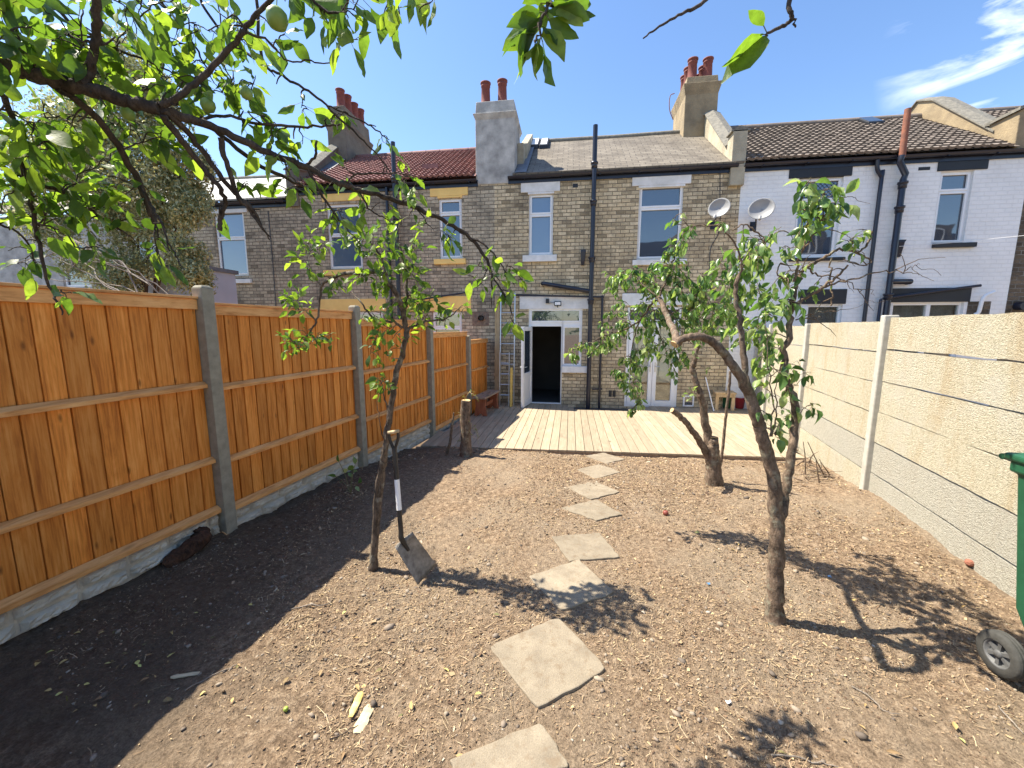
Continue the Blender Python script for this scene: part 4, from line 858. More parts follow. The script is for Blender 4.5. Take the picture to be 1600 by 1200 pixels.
class Tree:
    def __init__(s): s.rs = 1; s.ys = 1; s.mb = MB(); s.sk = []; s.L = []; s.pet = MB()
    def limb(s, pts, rad, k=5, jit=.004, n=9, px=True, sk=True, rough=.12, mb=None):
        P = [at(p[0], p[1], p[2]*s.ys) if px else Vector(p) for p in pts]; Q = spline(P, k, jit); rr = [q*s.rs for q in lerps(rad, len(Q))]; (mb or s.mb).tube(Q, rr, n, rough=rough)
        if sk: s.sk += [(q, r) for q, r in zip(Q, rr)]
        return Q
    def twig(s, a, b, r0, r1=.0012, n=5, sag=.12):
        d = b-a; L = d.length; m1 = a.lerp(b, .35)+rv()*L*.10+Vector((0, 0, L*sag)); m2 = a.lerp(b, .7)+rv()*L*.10+Vector((0, 0, L*sag*.6)); Q = spline([a, m1, m2, b], 4, L*.008); s.mb.tube(Q, lerps([r0, (r0+r1)/2, r1], len(Q)), n); return Q
    def leaves_on(s, Q, size, gap, spread=1.0, droop=.3, start=.3, pet=True, cluster=1):
        tot = sum((Q[i+1]-Q[i]).length for i in range(len(Q)-1)); m = max(2, int(tot*(1-start)/gap)); ln = len(Q)-1
        for j in range(m):
            t = start+(1-start)*(j+random.random())/m; x = t*ln; i = min(int(x), ln-1); p = Q[i].lerp(Q[i+1], x-i); ax = (Q[i+1]-Q[i]).normalized()
            for _ in range(cluster):
                d = (rv()*spread+ax*.7+Vector((0, 0, -droop))).normalized(); sz = size*random.uniform(.5, 1.35); pl = sz*random.uniform(.25, .45); e = p+d*pl
                if pet: s.pet.tube([p, e], .0009 if size > .03 else .0006, 3, caps=False)
                s.L.append((e, (d+Vector((0, 0, -droop*.5))).normalized(), sz))
    def blob(s, x, y, r, Y, tw, size, gap=.022, rt=.004, dY=1.0, **kw):
        c = at(x, y, Y*s.ys); R_ = r*mpp(c)
        for _ in range(tw):
            v = rv()*R_*random.random()**.45; v.y *= dY; e = c+v
            near = sorted(s.sk, key=lambda q: (q[0]-e).length_squared)[:6]; a, ra = random.choice(near); 
            Q = s.twig(a, e, min(rt, ra*.8)); s.leaves_on(Q, size, gap*.58, **kw)
            if len(s.sk) < 6000: s.sk += [(q, .003) for q in Q[4::3]]
    def done(s, root, bark, leaf, **kw):
        t = s.mb.build('trunk', bark, root); c = leaf_mesh('crown', s.L, leaf, root, **kw)
        if s.pet.v: tag(s.pet.build('leaf_stalks', M['stalk'], root), kind='stuff')
        return t, c
M['stalk'] = plain('leaf stalks', (.2,.2,.08), (.14,.13,.06), 30, .6)
def sawn(root, p, d, r):
    mb = MB(); d = d.normalized(); mb.tube([p-d*.002, p+d*.004], r*.93, 14); mb.build('sawn_end', M['cut'], root)

# left apple tree, leaning spade beside it
def tree_left():
    Y = 2.65; b = ground_at(583, 890); root = thing('young_apple_tree', 'slim leaning apple tree with a curled crown near the timber fence, spade propped against it', 'tree', (b.x, b.y, b.z))
    T = Tree()
    T.limb([(582,893,2.62),(585,870,2.63),(589,800,2.65),(597,735,2.66),(604,690,2.66),(613,617,2.66),(625,563,2.66),(635,525,2.66),(633,505,2.66)], [.044,.029,.026,.024,.023,.021,.019,.018,.016], jit=.005, n=12)
    T.limb([(583,870,2.61),(588,770,2.64),(605,690,2.64),(610,640,2.64)], [.018,.016,.016,.012], jit=.004)
    T.limb([(634,510,2.66),(629,485,2.64),(622,465,2.6),(610,445,2.56),(594,425,2.58),(567,427,2.62),(540,427,2.68),(517,436,2.72)], [.019,.018,.017,.016,.015,.014,.013,.012], jit=.003)
    T.limb([(604,438,2.55),(600,415,2.55),(588,390,2.53),(575,375,2.5),(566,362,2.5)], [.010,.008,.006,.005,.003])
    T.limb([(517,436,2.72),(502,448,2.74),(499,485,2.75),(492,507,2.76),(480,525,2.78),(468,543,2.78)], [.009,.009,.008,.007,.006,.003])
    T.limb([(500,445,2.74),(490,430,2.75),(483,415,2.75)], [.006,.004,.002])
    T.limb([(632,500,2.66),(634,470,2.68),(634,435,2.7),(628,400,2.72),(620,372,2.72)], [.014,.012,.009,.007,.003])
    T.limb([(637,517,2.66),(650,508,2.7),(668,502,2.74),(697,497,2.78),(713,486,2.8),(722,480,2.8)], [.010,.009,.008,.006,.004,.002])
    T.limb([(629,512,2.66),(612,501,2.62),(587,500,2.58),(567,477,2.5),(548,455,2.6),(530,443,2.68)], [.009,.008,.007,.005,.004,.003])
    T.limb([(608,645,2.66),(600,620,2.62),(596,600,2.58),(590,590,2.55)], [.006,.004,.003,.002]); T.limb([(603,695,2.64),(596,672,2.6),(590,640,2.58),(588,610,2.56)], [.004,.003,.002,.0015])
    for (x, y, r, Yb, tw) in ((475,400,32,2.75,9),(500,385,22,2.75,5),(520,440,18,2.7,4),(462,470,28,2.75,8),(450,535,22,2.8,7),(480,530,26,2.75,7),(505,535,20,2.75,5),(525,450,14,2.7,2),
        (560,375,30,2.5,9),(585,400,32,2.5,9),(600,370,28,2.55,7),(620,410,30,2.7,8),(650,395,16,2.7,4),(560,430,20,2.5,4),(600,455,28,2.6,7),(645,450,30,2.7,9),(640,420,24,2.7,6),(665,470,26,2.75,6),(660,500,20,2.75,4),(690,492,20,2.8,5),(718,482,16,2.8,4),
        (610,490,22,2.6,5),(600,530,24,2.6,5),(580,500,18,2.55,4),(625,530,18,2.6,3),(595,560,20,2.58,4),(592,592,14,2.55,4),(600,610,14,2.55,3),(640,480,24,2.6,6)):
        T.blob(x, y, r, Yb, int(tw*1.5), .064, gap=.030, spread=1.0, droop=.15)
    T.done(root, M['barkd2'], M['leafA'], seg=4, aspect=.58, droop=.3, fold=.3)
M['barkd2'] = bark_mat('mottled apple bark', (.22,.17,.13), (.03,.022,.018), (.30,.285,.23))
tree_left()

# right hand pear tree: twin stem, one sawn and bent limb
def tree_right():
    b = ground_at(1211, 967); root = thing('twin_stemmed_pear_tree', 'two stemmed pear tree on the right with one limb arching over to a sawn end', 'tree', (b.x, b.y, b.z)); T = Tree(); T.rs = .79
    A = T.limb([(1211,976,2.50),(1211,945,2.5),(1213,880,2.5),(1214,830,2.5),(1213,790,2.5),(1207,740,2.5),(1196,700,2.49),(1186,665,2.48)], [.085,.062,.055,.050,.050,.045,.044,.042], jit=.004, n=16)
    A2 = T.limb([(1188,670,2.48),(1180,645,2.47),(1172,618,2.46),(1158,592,2.44),(1144,570,2.42),(1128,548,2.40),(1110,532,2.38),(1088,525,2.36),(1068,529,2.36),(1054,538,2.35)], [.043,.042,.038,.034,.031,.030,.029,.027,.026,.026], jit=.003, n=14)
    d = (A2[-1]-A2[-3]); sawn(root, A2[-1], d, .026)
    T.limb([(1214,835,2.51),(1222,790,2.53),(1231,745,2.56),(1237,700,2.58),(1243,655,2.6),(1240,625,2.6),(1229,590,2.6),(1227,545,2.6),(1234,500,2.62),(1240,465,2.62)], [.036,.034,.031,.03,.029,.027,.025,.022,.020,.018], jit=.006, n=12)
    TB = T.limb([(1166,610,2.47),(1165,585,2.5),(1161,545,2.52),(1156,500,2.55),(1150,465,2.56),(1151,440,2.56)], [.026,.024,.021,.019,.016,.014], n=10)
    T.limb([(1151,445,2.56),(1158,415,2.55),(1150,385,2.52),(1130,358,2.5),(1100,352,2.5),(1070,352,2.5),(1050,345,2.5)], [.010,.008,.006,.005,.004,.003,.002]); T.limb([(1150,440,2.56),(1165,410,2.6),(1190,385,2.6),(1225,360,2.6),(1240,375,2.6)], [.009,.007,.006,.004,.002])
    T.limb([(1145,360,2.5),(1165,350,2.5),(1180,362,2.52),(1195,372,2.52)], [.004,.005,.006,.004])
    # bare crooked branches to the right
    for pts, r in (([(1238,480,2.62),(1255,468,2.6),(1280,452,2.56),(1305,436,2.52),(1325,414,2.5)], [.013,.012,.011,.009,.006]),
        ([(1240,470,2.62),(1246,440,2.64),(1262,418,2.64),(1290,402,2.62),(1310,390,2.6),(1340,395,2.6),(1362,408,2.58)], [.013,.012,.011,.010,.009,.008,.005]),
        ([(1285,450,2.56),(1318,440,2.5),(1350,430,2.46),(1385,424,2.44),(1412,424,2.42),(1436,430,2.4)], [.007,.006,.005,.004,.003,.0015]), ([(1412,424,2.42),(1425,418,2.42),(1437,412,2.42)], [.003,.002,.001]),
        ([(1262,418,2.64),(1275,428,2.66),(1300,432,2.66),(1325,440,2.66)], [.007,.006,.004,.002]), ([(1300,402,2.6),(1297,425,2.6),(1300,455,2.58),(1298,478,2.58)], [.005,.006,.006,.005]),
        ([(1232,440,2.62),(1215,425,2.6),(1222,410,2.6),(1240,425,2.6)], [.006,.005,.004,.002]), ([(1240,440,2.6),(1250,400,2.58),(1258,380,2.56),(1262,350,2.55),(1255,320,2.55),(1252,300,2.55)], [.010,.008,.006,.005,.004,.002]),
        ([(1258,385,2.56),(1275,360,2.54),(1290,335,2.5),(1305,318,2.48),(1320,308,2.46)], [.006,.005,.004,.003,.002]), ([(1340,396,2.6),(1352,385,2.6),(1360,372,2.6),(1362,362,2.6)], [.006,.007,.008,.007]),
        ([(1325,440,2.5),(1345,455,2.48),(1358,450,2.48),(1366,462,2.48)], [.003,.003,.002,.001]), ([(1243,500,2.62),(1270,490,2.6),(1300,486,2.58),(1340,480,2.56)], [.005,.004,.003,.001]),
        ([(1362,408,2.58),(1350,415,2.58),(1330,408,2.58),(1318,404,2.58)], [.004,.004,.003,.002]), ([(1232,600,2.6),(1245,600,2.58),(1256,585,2.55),(1250,570,2.55)], [.003,.002,.002,.001]), ([(1242,650,2.6),(1255,640,2.58),(1268,632,2.55)], [.003,.003,.002])):
        T.limb(pts, r, jit=.005)
    for _ in range(26):
        a, ra = random.choice([q for q in T.sk if q[0].z > 1.85 and q[0].x > 1.15]); e = a+Vector((random.uniform(-.12, .22), random.uniform(-.1, .1), random.uniform(-.13, .1))); T.twig(a, e, min(.004, ra), .001, sag=.05)
    # suckers in front of the fork
    for pts in ([(1203,682,2.48),(1207,640,2.46),(1203,590,2.46),(1198,545,2.46),(1196,500,2.46)], [(1206,682,2.48),(1213,640,2.46),(1212,610,2.46),(1220,575,2.46)]): T.limb(pts, [.006,.005,.004,.003,.002], n=6)
    T.limb([(1212,680,2.5),(1216,665,2.5)], [.008,.008]); T.limb([(1225,785,2.55),(1231,778,2.55)], [.006,.004])
    for (x, y, r, Yb, tw, sz) in ((1120,345,14,2.5,2,.05),(1085,352,14,2.5,3,.045),(1060,345,14,2.5,3,.04),(1075,375,16,2.6,3,.045),
        (1160,385,28,2.6,8,.055),(1185,400,32,2.8,9,.06),(1150,415,32,3.0,9,.055),(1130,430,30,3.1,8,.055),(1175,440,38,3.0,11,.06),(1205,450,34,2.7,7,.06),(1120,470,38,3.3,11,.055),(1155,480,38,3.1,11,.06),(1195,490,36,2.6,7,.06),(1140,500,34,3.4,8,.055),(1100,440,22,3.3,5,.05),(1090,500,22,3.3,5,.05),
        (1110,510,28,3.2,6,.055),(1170,520,34,2.8,7,.06),(1205,530,30,2.5,5,.06),(1185,555,28,2.7,5,.06),(1210,570,22,2.45,3,.06),(1200,600,22,2.45,3,.06),(1205,640,22,2.45,3,.055),(1210,670,16,2.45,4,.055),(1300,300,14,2.46,3,.06),(1280,440,26,2.6,3,.045),(1230,430,26,2.6,4,.05),(1228,560,20,2.55,4,.055),
        (1255,310,26,2.5,9,.062),(1290,320,24,2.5,8,.066),(1318,312,14,2.46,4,.07),(1270,345,24,2.5,7,.06),(1245,350,24,2.5,6,.06),(1262,290,14,2.5,4,.06),(1330,370,18,2.55,4,.05),(1340,385,8,2.55,2,.05),(1235,385,22,2.55,4,.055),(1250,420,18,2.6,3,.05),
        (1228,610,12,2.55,2,.055),(1255,585,16,2.55,2,.065),(1265,632,10,2.55,2,.06),(1245,480,16,2.6,3,.05),(1240,650,14,2.55,2,.05)):
        T.blob(x, y, r, Yb, int(tw*1.3+.5), sz*1.12, gap=.030, spread=.9, droop=.75, dY=1.4)
    # far side of the crown: the limb that carries on from the sawn bend, hung with wilting leaves
    B = T.limb([(1060,536,2.38),(1054,522,2.5),(1045,500,2.85),(1037,480,3.0),(1028,464,3.1)], [.030,.026,.024,.022,.019], n=12); 
    for pts, r in (([(1029,466,3.1),(1040,440,3.1),(1048,420,3.1),(1055,395,3.1),(1060,375,3.1)], [.010,.009,.007,.005,.002]), ([(1030,468,3.1),(1015,478,3.3),(1000,500,3.5),(975,515,3.6),(950,522,3.6),(925,535,3.6),(900,545,3.6),(885,552,3.6)], [.012,.011,.010,.008,.006,.005,.004,.002]),
        ([(1000,500,3.5),(990,530,3.6),(985,565,3.6),(985,600,3.6),(995,630,3.6)], [.008,.006,.005,.004,.002]), ([(1030,468,3.1),(1005,445,3.2),(985,438,3.3),(965,432,3.4),(948,432,3.4)], [.009,.007,.005,.004,.002]), ([(1035,475,3.0),(1050,490,3.2),(1065,490,3.3),(1085,480,3.3)], [.008,.006,.005,.003]),
        ([(1020,480,3.2),(1025,510,3.4),(1040,545,3.4),(1045,575,3.4)], [.006,.005,.004,.002]), ([(1050,490,3.1),(1065,520,3.0),(1085,540,3.0),(1110,545,2.8)], [.005,.004,.003,.002])): T.limb(pts, r, n=7)
    for (x, y, r, Yb, tw) in ((1055,385,18,3.1,8),(1045,405,20,3.1,9),(1060,425,22,3.1,8),(1020,425,24,3.2,9),(990,432,20,3.3,8),(965,432,16,3.4,7),(960,445,14,3.4,5),(1010,455,26,3.3,9),(1040,450,26,3.1,9),(1065,460,26,3.1,9),(1090,470,28,3.0,10),(1090,440,22,3.0,6),
        (1000,490,26,3.5,10),(1030,500,30,3.3,11),(1060,505,28,3.2,9),(1085,510,24,3.0,7),(975,510,20,3.6,7),(965,485,16,3.6,5),(1010,530,26,3.5,10),(1040,545,26,3.4,9),(1065,560,16,3.2,4),(960,530,18,3.6,7),(940,540,16,3.6,7),(915,545,16,3.6,7),(895,550,14,3.6,6),(945,510,12,3.6,3),
        (990,560,22,3.6,9),(975,590,16,3.6,6),(990,605,18,3.6,7),(995,575,16,3.6,6),(1000,625,12,3.6,5),(960,580,10,3.6,3),(985,640,8,3.6,3),(1050,585,10,3.4,2)):
        T.blob(x, y, r, Yb, int(tw*1.9), .05, gap=.020, spread=.8, droop=.9, dY=1.5, rt=.003)
    T.done(root, M['barkp'], M['leafP'], seg=4, aspect=.68, droop=.45, fold=.38, wilt=.5)
tree_right()

# cut-back tree standing just in front of the deck
def tree_back():
    Y = 4.83; b = ground_at(1115, 757); root = thing('cut_back_tree', 'short sawn off trunk with two stubs and one tall shoot, in front of the deck', 'tree', (b.x, b.y, b.z)); T = Tree()
    A = T.limb([(1116,762,4.83),(1115,735,4.83),(1113,712,4.83),(1112,697,4.83),(1113,684,4.83)], [.105,.088,.083,.080,.062], n=14, jit=.004); sawn(root, A[-1], A[-1]-A[-3], .06)
    B = T.limb([(1108,716,4.82),(1098,698,4.8),(1088,682,4.75),(1078,668,4.7),(1065,653,4.65),(1050,641,4.6)], [.05,.042,.036,.032,.032,.03], n=10, jit=.004); sawn(root, B[-1], B[-1]-B[-3], .029)
    T.limb([(1070,660,4.7),(1071,652,4.68)], [.012,.01])
    T.limb([(1108,700,4.83),(1104,675,4.83),(1100,645,4.82),(1094,615,4.8),(1086,592,4.8),(1083,578,4.8),(1086,562,4.78),(1090,545,4.75),(1092,532,4.7)], [.05,.046,.042,.037,.033,.030,.026,.018,.008], n=10, jit=.006)
    for pts in ([(1084,580,4.8),(1092,575,4.75),(1105,573,4.7),(1112,578,4.7)], [(1102,650,4.8),(1092,625,4.78),(1080,615,4.75)]): T.limb(pts, [.006,.004,.003,.002], n=5)
    for (x, y, r, tw) in ((1080,615,9,7),(1105,574,7,3),(1088,545,8,4)): T.blob(x, y, r, 4.75, tw, .05, gap=.03)
    T.done(root, M['barkp'], M['leafP'], seg=3, aspect=.6)
tree_back()
def stake(name, pts, rad, mat, label, cat, jit=.003, n=8):
    T = Tree(); Q = T.limb(pts, rad, jit=jit, n=n); o = T.mb.build(name, mat); return tag(o, label, cat)
stake('garden_cane', [(1127,722,5.0),(1131,680,5.0),(1135,640,5.0),(1139,605,5.0),(1141,580,5.0)], [.018,.018,.016,.017,.014], M['barkp'], 'thin knobbly wooden stake stuck upright beside the cut back tree', 'stake')
# stump by the corner of the deck, with sprouts
b = ground_at(728, 713); rt = thing('tree_stump', 'knee high sawn trunk with tiny sprouts at the left corner of the deck', 'stump', tuple(b)); T = Tree()
A = T.limb([(728,718,5.62),(728,690,5.62),(727,655,5.62),(728,626,5.62)], [.10,.078,.076,.074], n=14, jit=.004); sawn(rt, A[-1], Vector((0, -.1, 1)), .072); T.mb.build('trunk', M['barkp'], rt); T = Tree()
T.sk = [(q, .01) for q in A[-6:]]
for (x, y) in ((722,615),(733,612),(740,617),(745,628),(718,645),(742,680),(745,690),(718,693)): T.blob(x, y, 7, 5.6, 2, .018, gap=.02, rt=.002)
T.mb.build('shoots', M['raw'], rt); tag(leaf_mesh('sprouts', T.L, M['leafA'], rt, seg=2), kind='stuff')
stake('dead_shoot', [(697,712,5.6),(703,690,5.6),(706,668,5.6),(708,655,5.6),(709,645,5.6)], [.024,.022,.018,.016,.01], M['barkp'], 'thin bare dead shoot rising from the soil left of the stump', 'shoot')

# overhanging apple tree whose trunk stands left of the camera
def tree_front():
    root = thing('overhanging_apple_tree', 'old dark apple tree whose leafy fruiting boughs hang into the top left of the photo', 'tree', (-2.2, -.5, 0)); T = Tree(); T.rs = .84; T.ys = 1.2
    s0 = at(-160, 40, .78*1.2); T.limb([(-2.2,-.5,-.1),(-2.18,-.45,.6),(-2.05,-.25,1.3),(-1.9,-.05,1.8),(-1.6,.2,2.15),(s0.x,s0.y,s0.z)], [.14,.11,.10,.085,.06,.04], px=False, n=14)
    T.limb([(-160,40,.78),(-40,85,.82),(40,112,.86),(90,128,.9),(140,140,.93),(200,158,.97),(250,170,1.0)], [.036,.030,.026,.024,.024,.022,.021], n=14, jit=.003)
    T.limb([(250,170,1.0),(300,187,1.06),(350,207,1.12),(420,240,1.2),(480,262,1.28),(530,285,1.34),(560,297,1.4),(610,310,1.45),(655,326,1.5),(700,348,1.55),(735,372,1.6),(757,400,1.62),(768,430,1.64),(769,460,1.65),(768,482,1.66)], [.018,.016,.015,.0145,.014,.0135,.013,.0125,.012,.011,.010,.009,.008,.005,.002], n=12, jit=.003)
    BR = [([(130,132,.92),(142,105,.93),(149,60,.92),(151,10,.9),(150,-60,.88)], [.017,.014,.013,.013,.012]),
     ([(252,165,1.0),(285,145,1.02),(315,120,1.05),(345,90,1.06),(372,60,1.07),(392,35,1.08),(420,5,1.08),(460,-40,1.08)], [.012,.011,.011,.010,.010,.009,.008,.007]),
     ([(-60,5,1.1),(20,25,1.15),(60,55,1.2),(110,95,1.2),(160,118,1.2),(215,135,1.2),(262,150,1.2),(310,180,1.22),(350,215,1.25),(400,255,1.3),(450,280,1.35),(490,297,1.38)], [.012,.011,.011,.012,.012,.012,.012,.011,.010,.010,.008,.004]),
     ([(90,138,.9),(130,165,.95),(165,200,1.0),(195,245,1.05),(218,290,1.1),(232,325,1.12),(243,350,1.13)], [.012,.012,.012,.012,.012,.012,.011]),
     ([(215,285,1.1),(235,320,1.08),(252,350,1.06),(262,375,1.06),(275,400,1.06),(288,422,1.06)], [.007,.006,.005,.004,.003,.002]),
     ([(255,180,1.0),(285,220,1.05),(315,258,1.1),(340,290,1.12),(352,318,1.15),(345,340,1.15),(343,360,1.15)], [.013,.012,.011,.010,.009,.009,.010]),
     ([(345,215,1.1),(355,262,1.12),(375,310,1.15),(395,335,1.17),(410,358,1.18),(422,370,1.2)], [.011,.010,.009,.007,.005,.003]),
     ([(255,172,1.0),(300,215,1.08),(335,262,1.12),(365,300,1.15),(398,330,1.17),(410,360,1.2)], [.012,.011,.010,.009,.007,.003]),
     ([(400,-60,1.3),(405,60,1.3),(413,100,1.3),(440,118,1.32),(475,138,1.35),(510,165,1.38),(550,203,1.42),(580,232,1.45),(605,262,1.48),(620,290,1.5)], [.007,.007,.006,.006,.006,.0055,.005,.004,.003,.0015]),
     ([(510,165,1.38),(545,180,1.4),(575,195,1.42),(600,213,1.44),(608,218,1.44)], [.004,.004,.004,.003,.002]), ([(413,105,1.3),(370,70,1.3),(330,30,1.3),(300,-30,1.3)], [.006,.006,.006,.006]),
     ([(-60,120,.8),(5,150,.85),(20,205,.9),(32,255,.92),(45,300,.95),(55,350,.97),(64,400,.98),(78,450,1.0),(92,475,1.0),(97,492,1.0)], [.010,.009,.008,.008,.0075,.007,.0065,.005,.004,.002]), ([(75,445,1.0),(90,455,1.0),(112,458,1.0)], [.003,.003,.0015]),
     ([(-60,230,.85),(0,258,.9),(45,282,.95),(90,297,1.0),(130,320,1.05),(165,345,1.1),(190,360,1.12),(212,378,1.15)], [.008,.008,.007,.007,.006,.005,.004,.002]), ([(60,350,.97),(100,362,1.0),(120,385,1.0),(150,385,1.0)], [.004,.003,.003,.001]),
     ([(300,192,1.06),(350,180,1.15),(400,193,1.2),(450,197,1.25),(500,197,1.3),(532,194,1.32)], [.006,.006,.006,.006,.005,.004]), ([(508,197,1.3),(508,188,1.3),(512,182,1.3)], [.004,.003,.001]), ([(475,262,1.28),(490,245,1.28),(495,220,1.28)], [.006,.006,.005]),
     ([(560,297,1.4),(580,330,1.42),(600,340,1.44),(618,352,1.45)], [.005,.004,.003,.001]), ([(480,262,1.28),(500,300,1.3),(520,330,1.32),(545,362,1.35),(565,385,1.35)], [.007,.006,.005,.003,.002]), ([(440,245,1.22),(455,275,1.24),(475,292,1.25)], [.004,.003,.002]),
     ([(540,287,1.36),(560,272,1.36),(590,272,1.38),(620,270,1.4),(650,275,1.4)], [.005,.005,.004,.003,.002]), ([(650,325,1.5),(665,345,1.5),(678,362,1.5)], [.004,.003,.001]),
     ([(735,372,1.6),(760,385,1.6),(778,405,1.6),(790,425,1.6),(800,430,1.6)], [.006,.005,.004,.003,.002]), ([(763,415,1.63),(757,432,1.6),(750,445,1.58),(742,450,1.56)], [.004,.003,.003,.001]), ([(765,425,1.63),(785,455,1.6),(797,478,1.58),(800,498,1.56),(806,510,1.55)], [.005,.005,.004,.003,.001]),
     ([(10,-60,.9),(60,-10,.95),(120,40,1.0),(180,75,1.05),(240,100,1.1),(300,135,1.15)], [.007,.007,.006,.005,.004,.002]), ([(190,-60,1.2),(240,-10,1.2),(275,30,1.2),(310,80,1.2),(335,130,1.2)], [.006,.006,.005,.004,.002]),
     ([(460,-40,1.08),(500,10,1.1),(530,20,1.1),(545,5,1.1)], [.005,.005,.004,.002]), ([(450,-80,1.08),(560,-40,1.05),(640,-30,1.05),(700,-20,1.05)], [.006,.006,.005,.003]), ([(385,50,1.07),(420,65,1.1),(450,95,1.12),(485,95,1.14),(520,100,1.15)], [.005,.004,.003,.003,.002]),
     ([(-50,330,1.0),(0,350,1.0),(40,375,1.05),(60,430,1.1)], [.005,.005,.004,.002])]
    for p, r in BR: T.limb(p, r, n=8, jit=.0022)
    # short crooked spurs
    for _ in range(110):
        a, ra = random.choice(T.sk[12:]); 
        if ra < .003: continue
        d = (rv()+Vector((.3, 0, -.2))).normalized(); L = random.uniform(.015, .06); Q = spline([a, a+d*L*.5+rv()*L*.15, a+d*L+rv()*L*.2], 3); T.mb.tube(Q, lerps([min(.004, ra*.7), .002], len(Q)), 5)
    B = [(-20,40,60,.8,5),(40,40,60,.85,7),(100,40,60,.9,8),(170,30,60,1.0,8),(230,30,55,1.1,7),(290,30,50,1.15,7),(340,30,45,1.15,5),(60,100,55,.9,7),(120,90,50,1.0,7),(190,90,55,1.1,8),(250,90,50,1.15,7),(300,100,45,1.2,6),(345,130,35,1.2,5),
        (0,170,60,.85,6),(40,200,55,.9,7),(90,200,50,1.0,6),(140,200,50,1.05,7),(190,190,45,1.1,6),(240,220,40,1.1,5),(290,160,40,1.15,5),(380,130,35,1.2,5),(400,175,35,1.25,5),(430,215,35,1.25,5),(455,235,25,1.28,4),
        (0,260,55,.9,6),(50,290,50,.95,7),(90,290,45,1.0,6),(130,310,40,1.05,6),(60,340,40,.97,5),(20,340,50,1.0,5),(170,330,35,1.1,4),(200,300,35,1.1,3),(20,400,30,1.05,3),(150,385,14,1.0,2),(105,458,10,1.0,1),(245,400,26,1.1,3),
        (380,30,40,1.1,5),(430,60,30,1.12,3),(480,20,35,1.12,5),(520,45,28,1.12,3),(560,20,34,1.1,5),(610,10,28,1.08,4),(650,0,20,1.05,3),(470,180,18,1.35,2),(535,180,18,1.4,3),(600,220,16,1.45,2),(620,275,14,1.45,2),
        (520,270,30,1.34,3),(470,300,34,1.3,4),(515,330,34,1.34,4),(545,350,26,1.36,4),(645,300,26,1.45,4),(660,345,16,1.5,2),(400,290,26,1.2,3),(450,265,26,1.22,3),(345,330,20,1.15,1),(560,290,22,1.4,2),
        (745,430,20,1.58,4),(765,410,18,1.6,3),(795,420,22,1.6,5),(810,435,16,1.6,3),(790,450,18,1.6,4),(705,360,20,1.55,3),(690,385,18,1.55,2),(800,500,10,1.56,2),(640,350,18,1.5,2)]
    for (x, y, r, Yb, tw) in B: T.blob(x, y, r, Yb, int(tw*(1.9 if x < 320 else 1.3)+.5), .068 if Yb > .95 else .074, gap=.038, rt=.0035, spread=.9, droop=.35, dY=1.2)
    # high boughs passing over the camera, whose tips come down into the top of the picture
    tp = at(870, -60, .78*1.2); T.limb([(-2.05,-.25,1.3),(-1.75,-.3,2.0),(-1.2,-.2,2.6),(-.6,.1,2.95),(-.1,.4,2.9),(tp.x,tp.y,tp.z)], [.07,.06,.05,.035,.02,.008], px=False, n=10)
    T.limb([(870,-60,.78),(862,-10,.74),(852,20,.72),(842,50,.71),(836,66,.7)], [.005,.004,.0035,.003,.002], n=7)
    t2 = at(1150, -60, .8*1.2); T.limb([(-.6,.1,2.95),(0,.2,3.15),(.4,.35,3.0),(t2.x,t2.y,t2.z)], [.03,.022,.014,.007], px=False); T.limb([(1150,-60,.8),(1110,-8,.78),(1085,12,.76),(1060,25,.75),(1030,42,.74),(1005,60,.73)], [.005,.0045,.004,.003,.0025,.0015], n=7, jit=.0008)
    t3 = at(1250, -60, .8*1.2); T.limb([(0,.2,3.15),(.5,.15,3.05),(.8,.4,2.8),(t3.x,t3.y,t3.z)], [.02,.014,.010,.007], px=False); T.limb([(1250,-60,.8),(1235,-15,.78),(1233,15,.77),(1236,30,.77),(1222,42,.77),(1200,52,.76),(1196,58,.76)], [.006,.0055,.005,.0045,.004,.003,.002], n=7, jit=.001); T.limb([(1236,30,.77),(1243,42,.77)], [.003,.002], n=6)
    def lf(x0, y0, x1, y1, Y=.72):
        Y *= 1.2
        a, b = at(x0, y0, Y), at(x1, y1, Y*random.uniform(.97, 1.05)); T.L.append((a, (b-a).normalized(), (b-a).length)); near = min(T.sk, key=lambda q: (q[0]-a).length); T.pet.tube([near[0], a], .001, 4, caps=False)
    for q in ((843,18,790,38),(838,30,785,75),(830,45,800,118),(848,10,880,45),(845,5,850,50),(856,18,920,50),(870,-5,905,45),(835,72,800,130),(840,66,842,115),(848,66,862,140),(860,0,815,-5),(850,25,812,95),(870,10,925,30),(862,5,900,15),(835,55,778,62),(858,30,905,62),(866,0,935,10),(840,30,800,20),(845,60,815,125),(850,45,885,90),(838,50,790,55),(846,40,876,62)): lf(*q)
    for q in ((1193,40,1170,8,.76),(1192,54,1122,110,.76),(1194,56,1148,124,.76)): lf(*q)
    for q in ((540,40,537,85),(570,15,565,60),(610,5,628,38),(655,-10,663,35),(545,-5,480,22)): lf(*q, 1.1)
    # overhead foliage that only the ground sees as dappled shade
    for c in ((-1.4,.0,2.7),(-.9,.3,3.0),(-1.7,.5,2.6),(-2.1,.1,2.5)):
        for _ in range(6):
            e = Vector(c)+rv()*.3; a, ra = min(T.sk, key=lambda q: (q[0]-e).length); Q = T.twig(a, e, .004); T.leaves_on(Q, .06, .03)
    t, c = T.done(root, M['barkd'], M['leafA'], seg=6, aspect=.52, droop=.25, fold=.25, flat=.9)
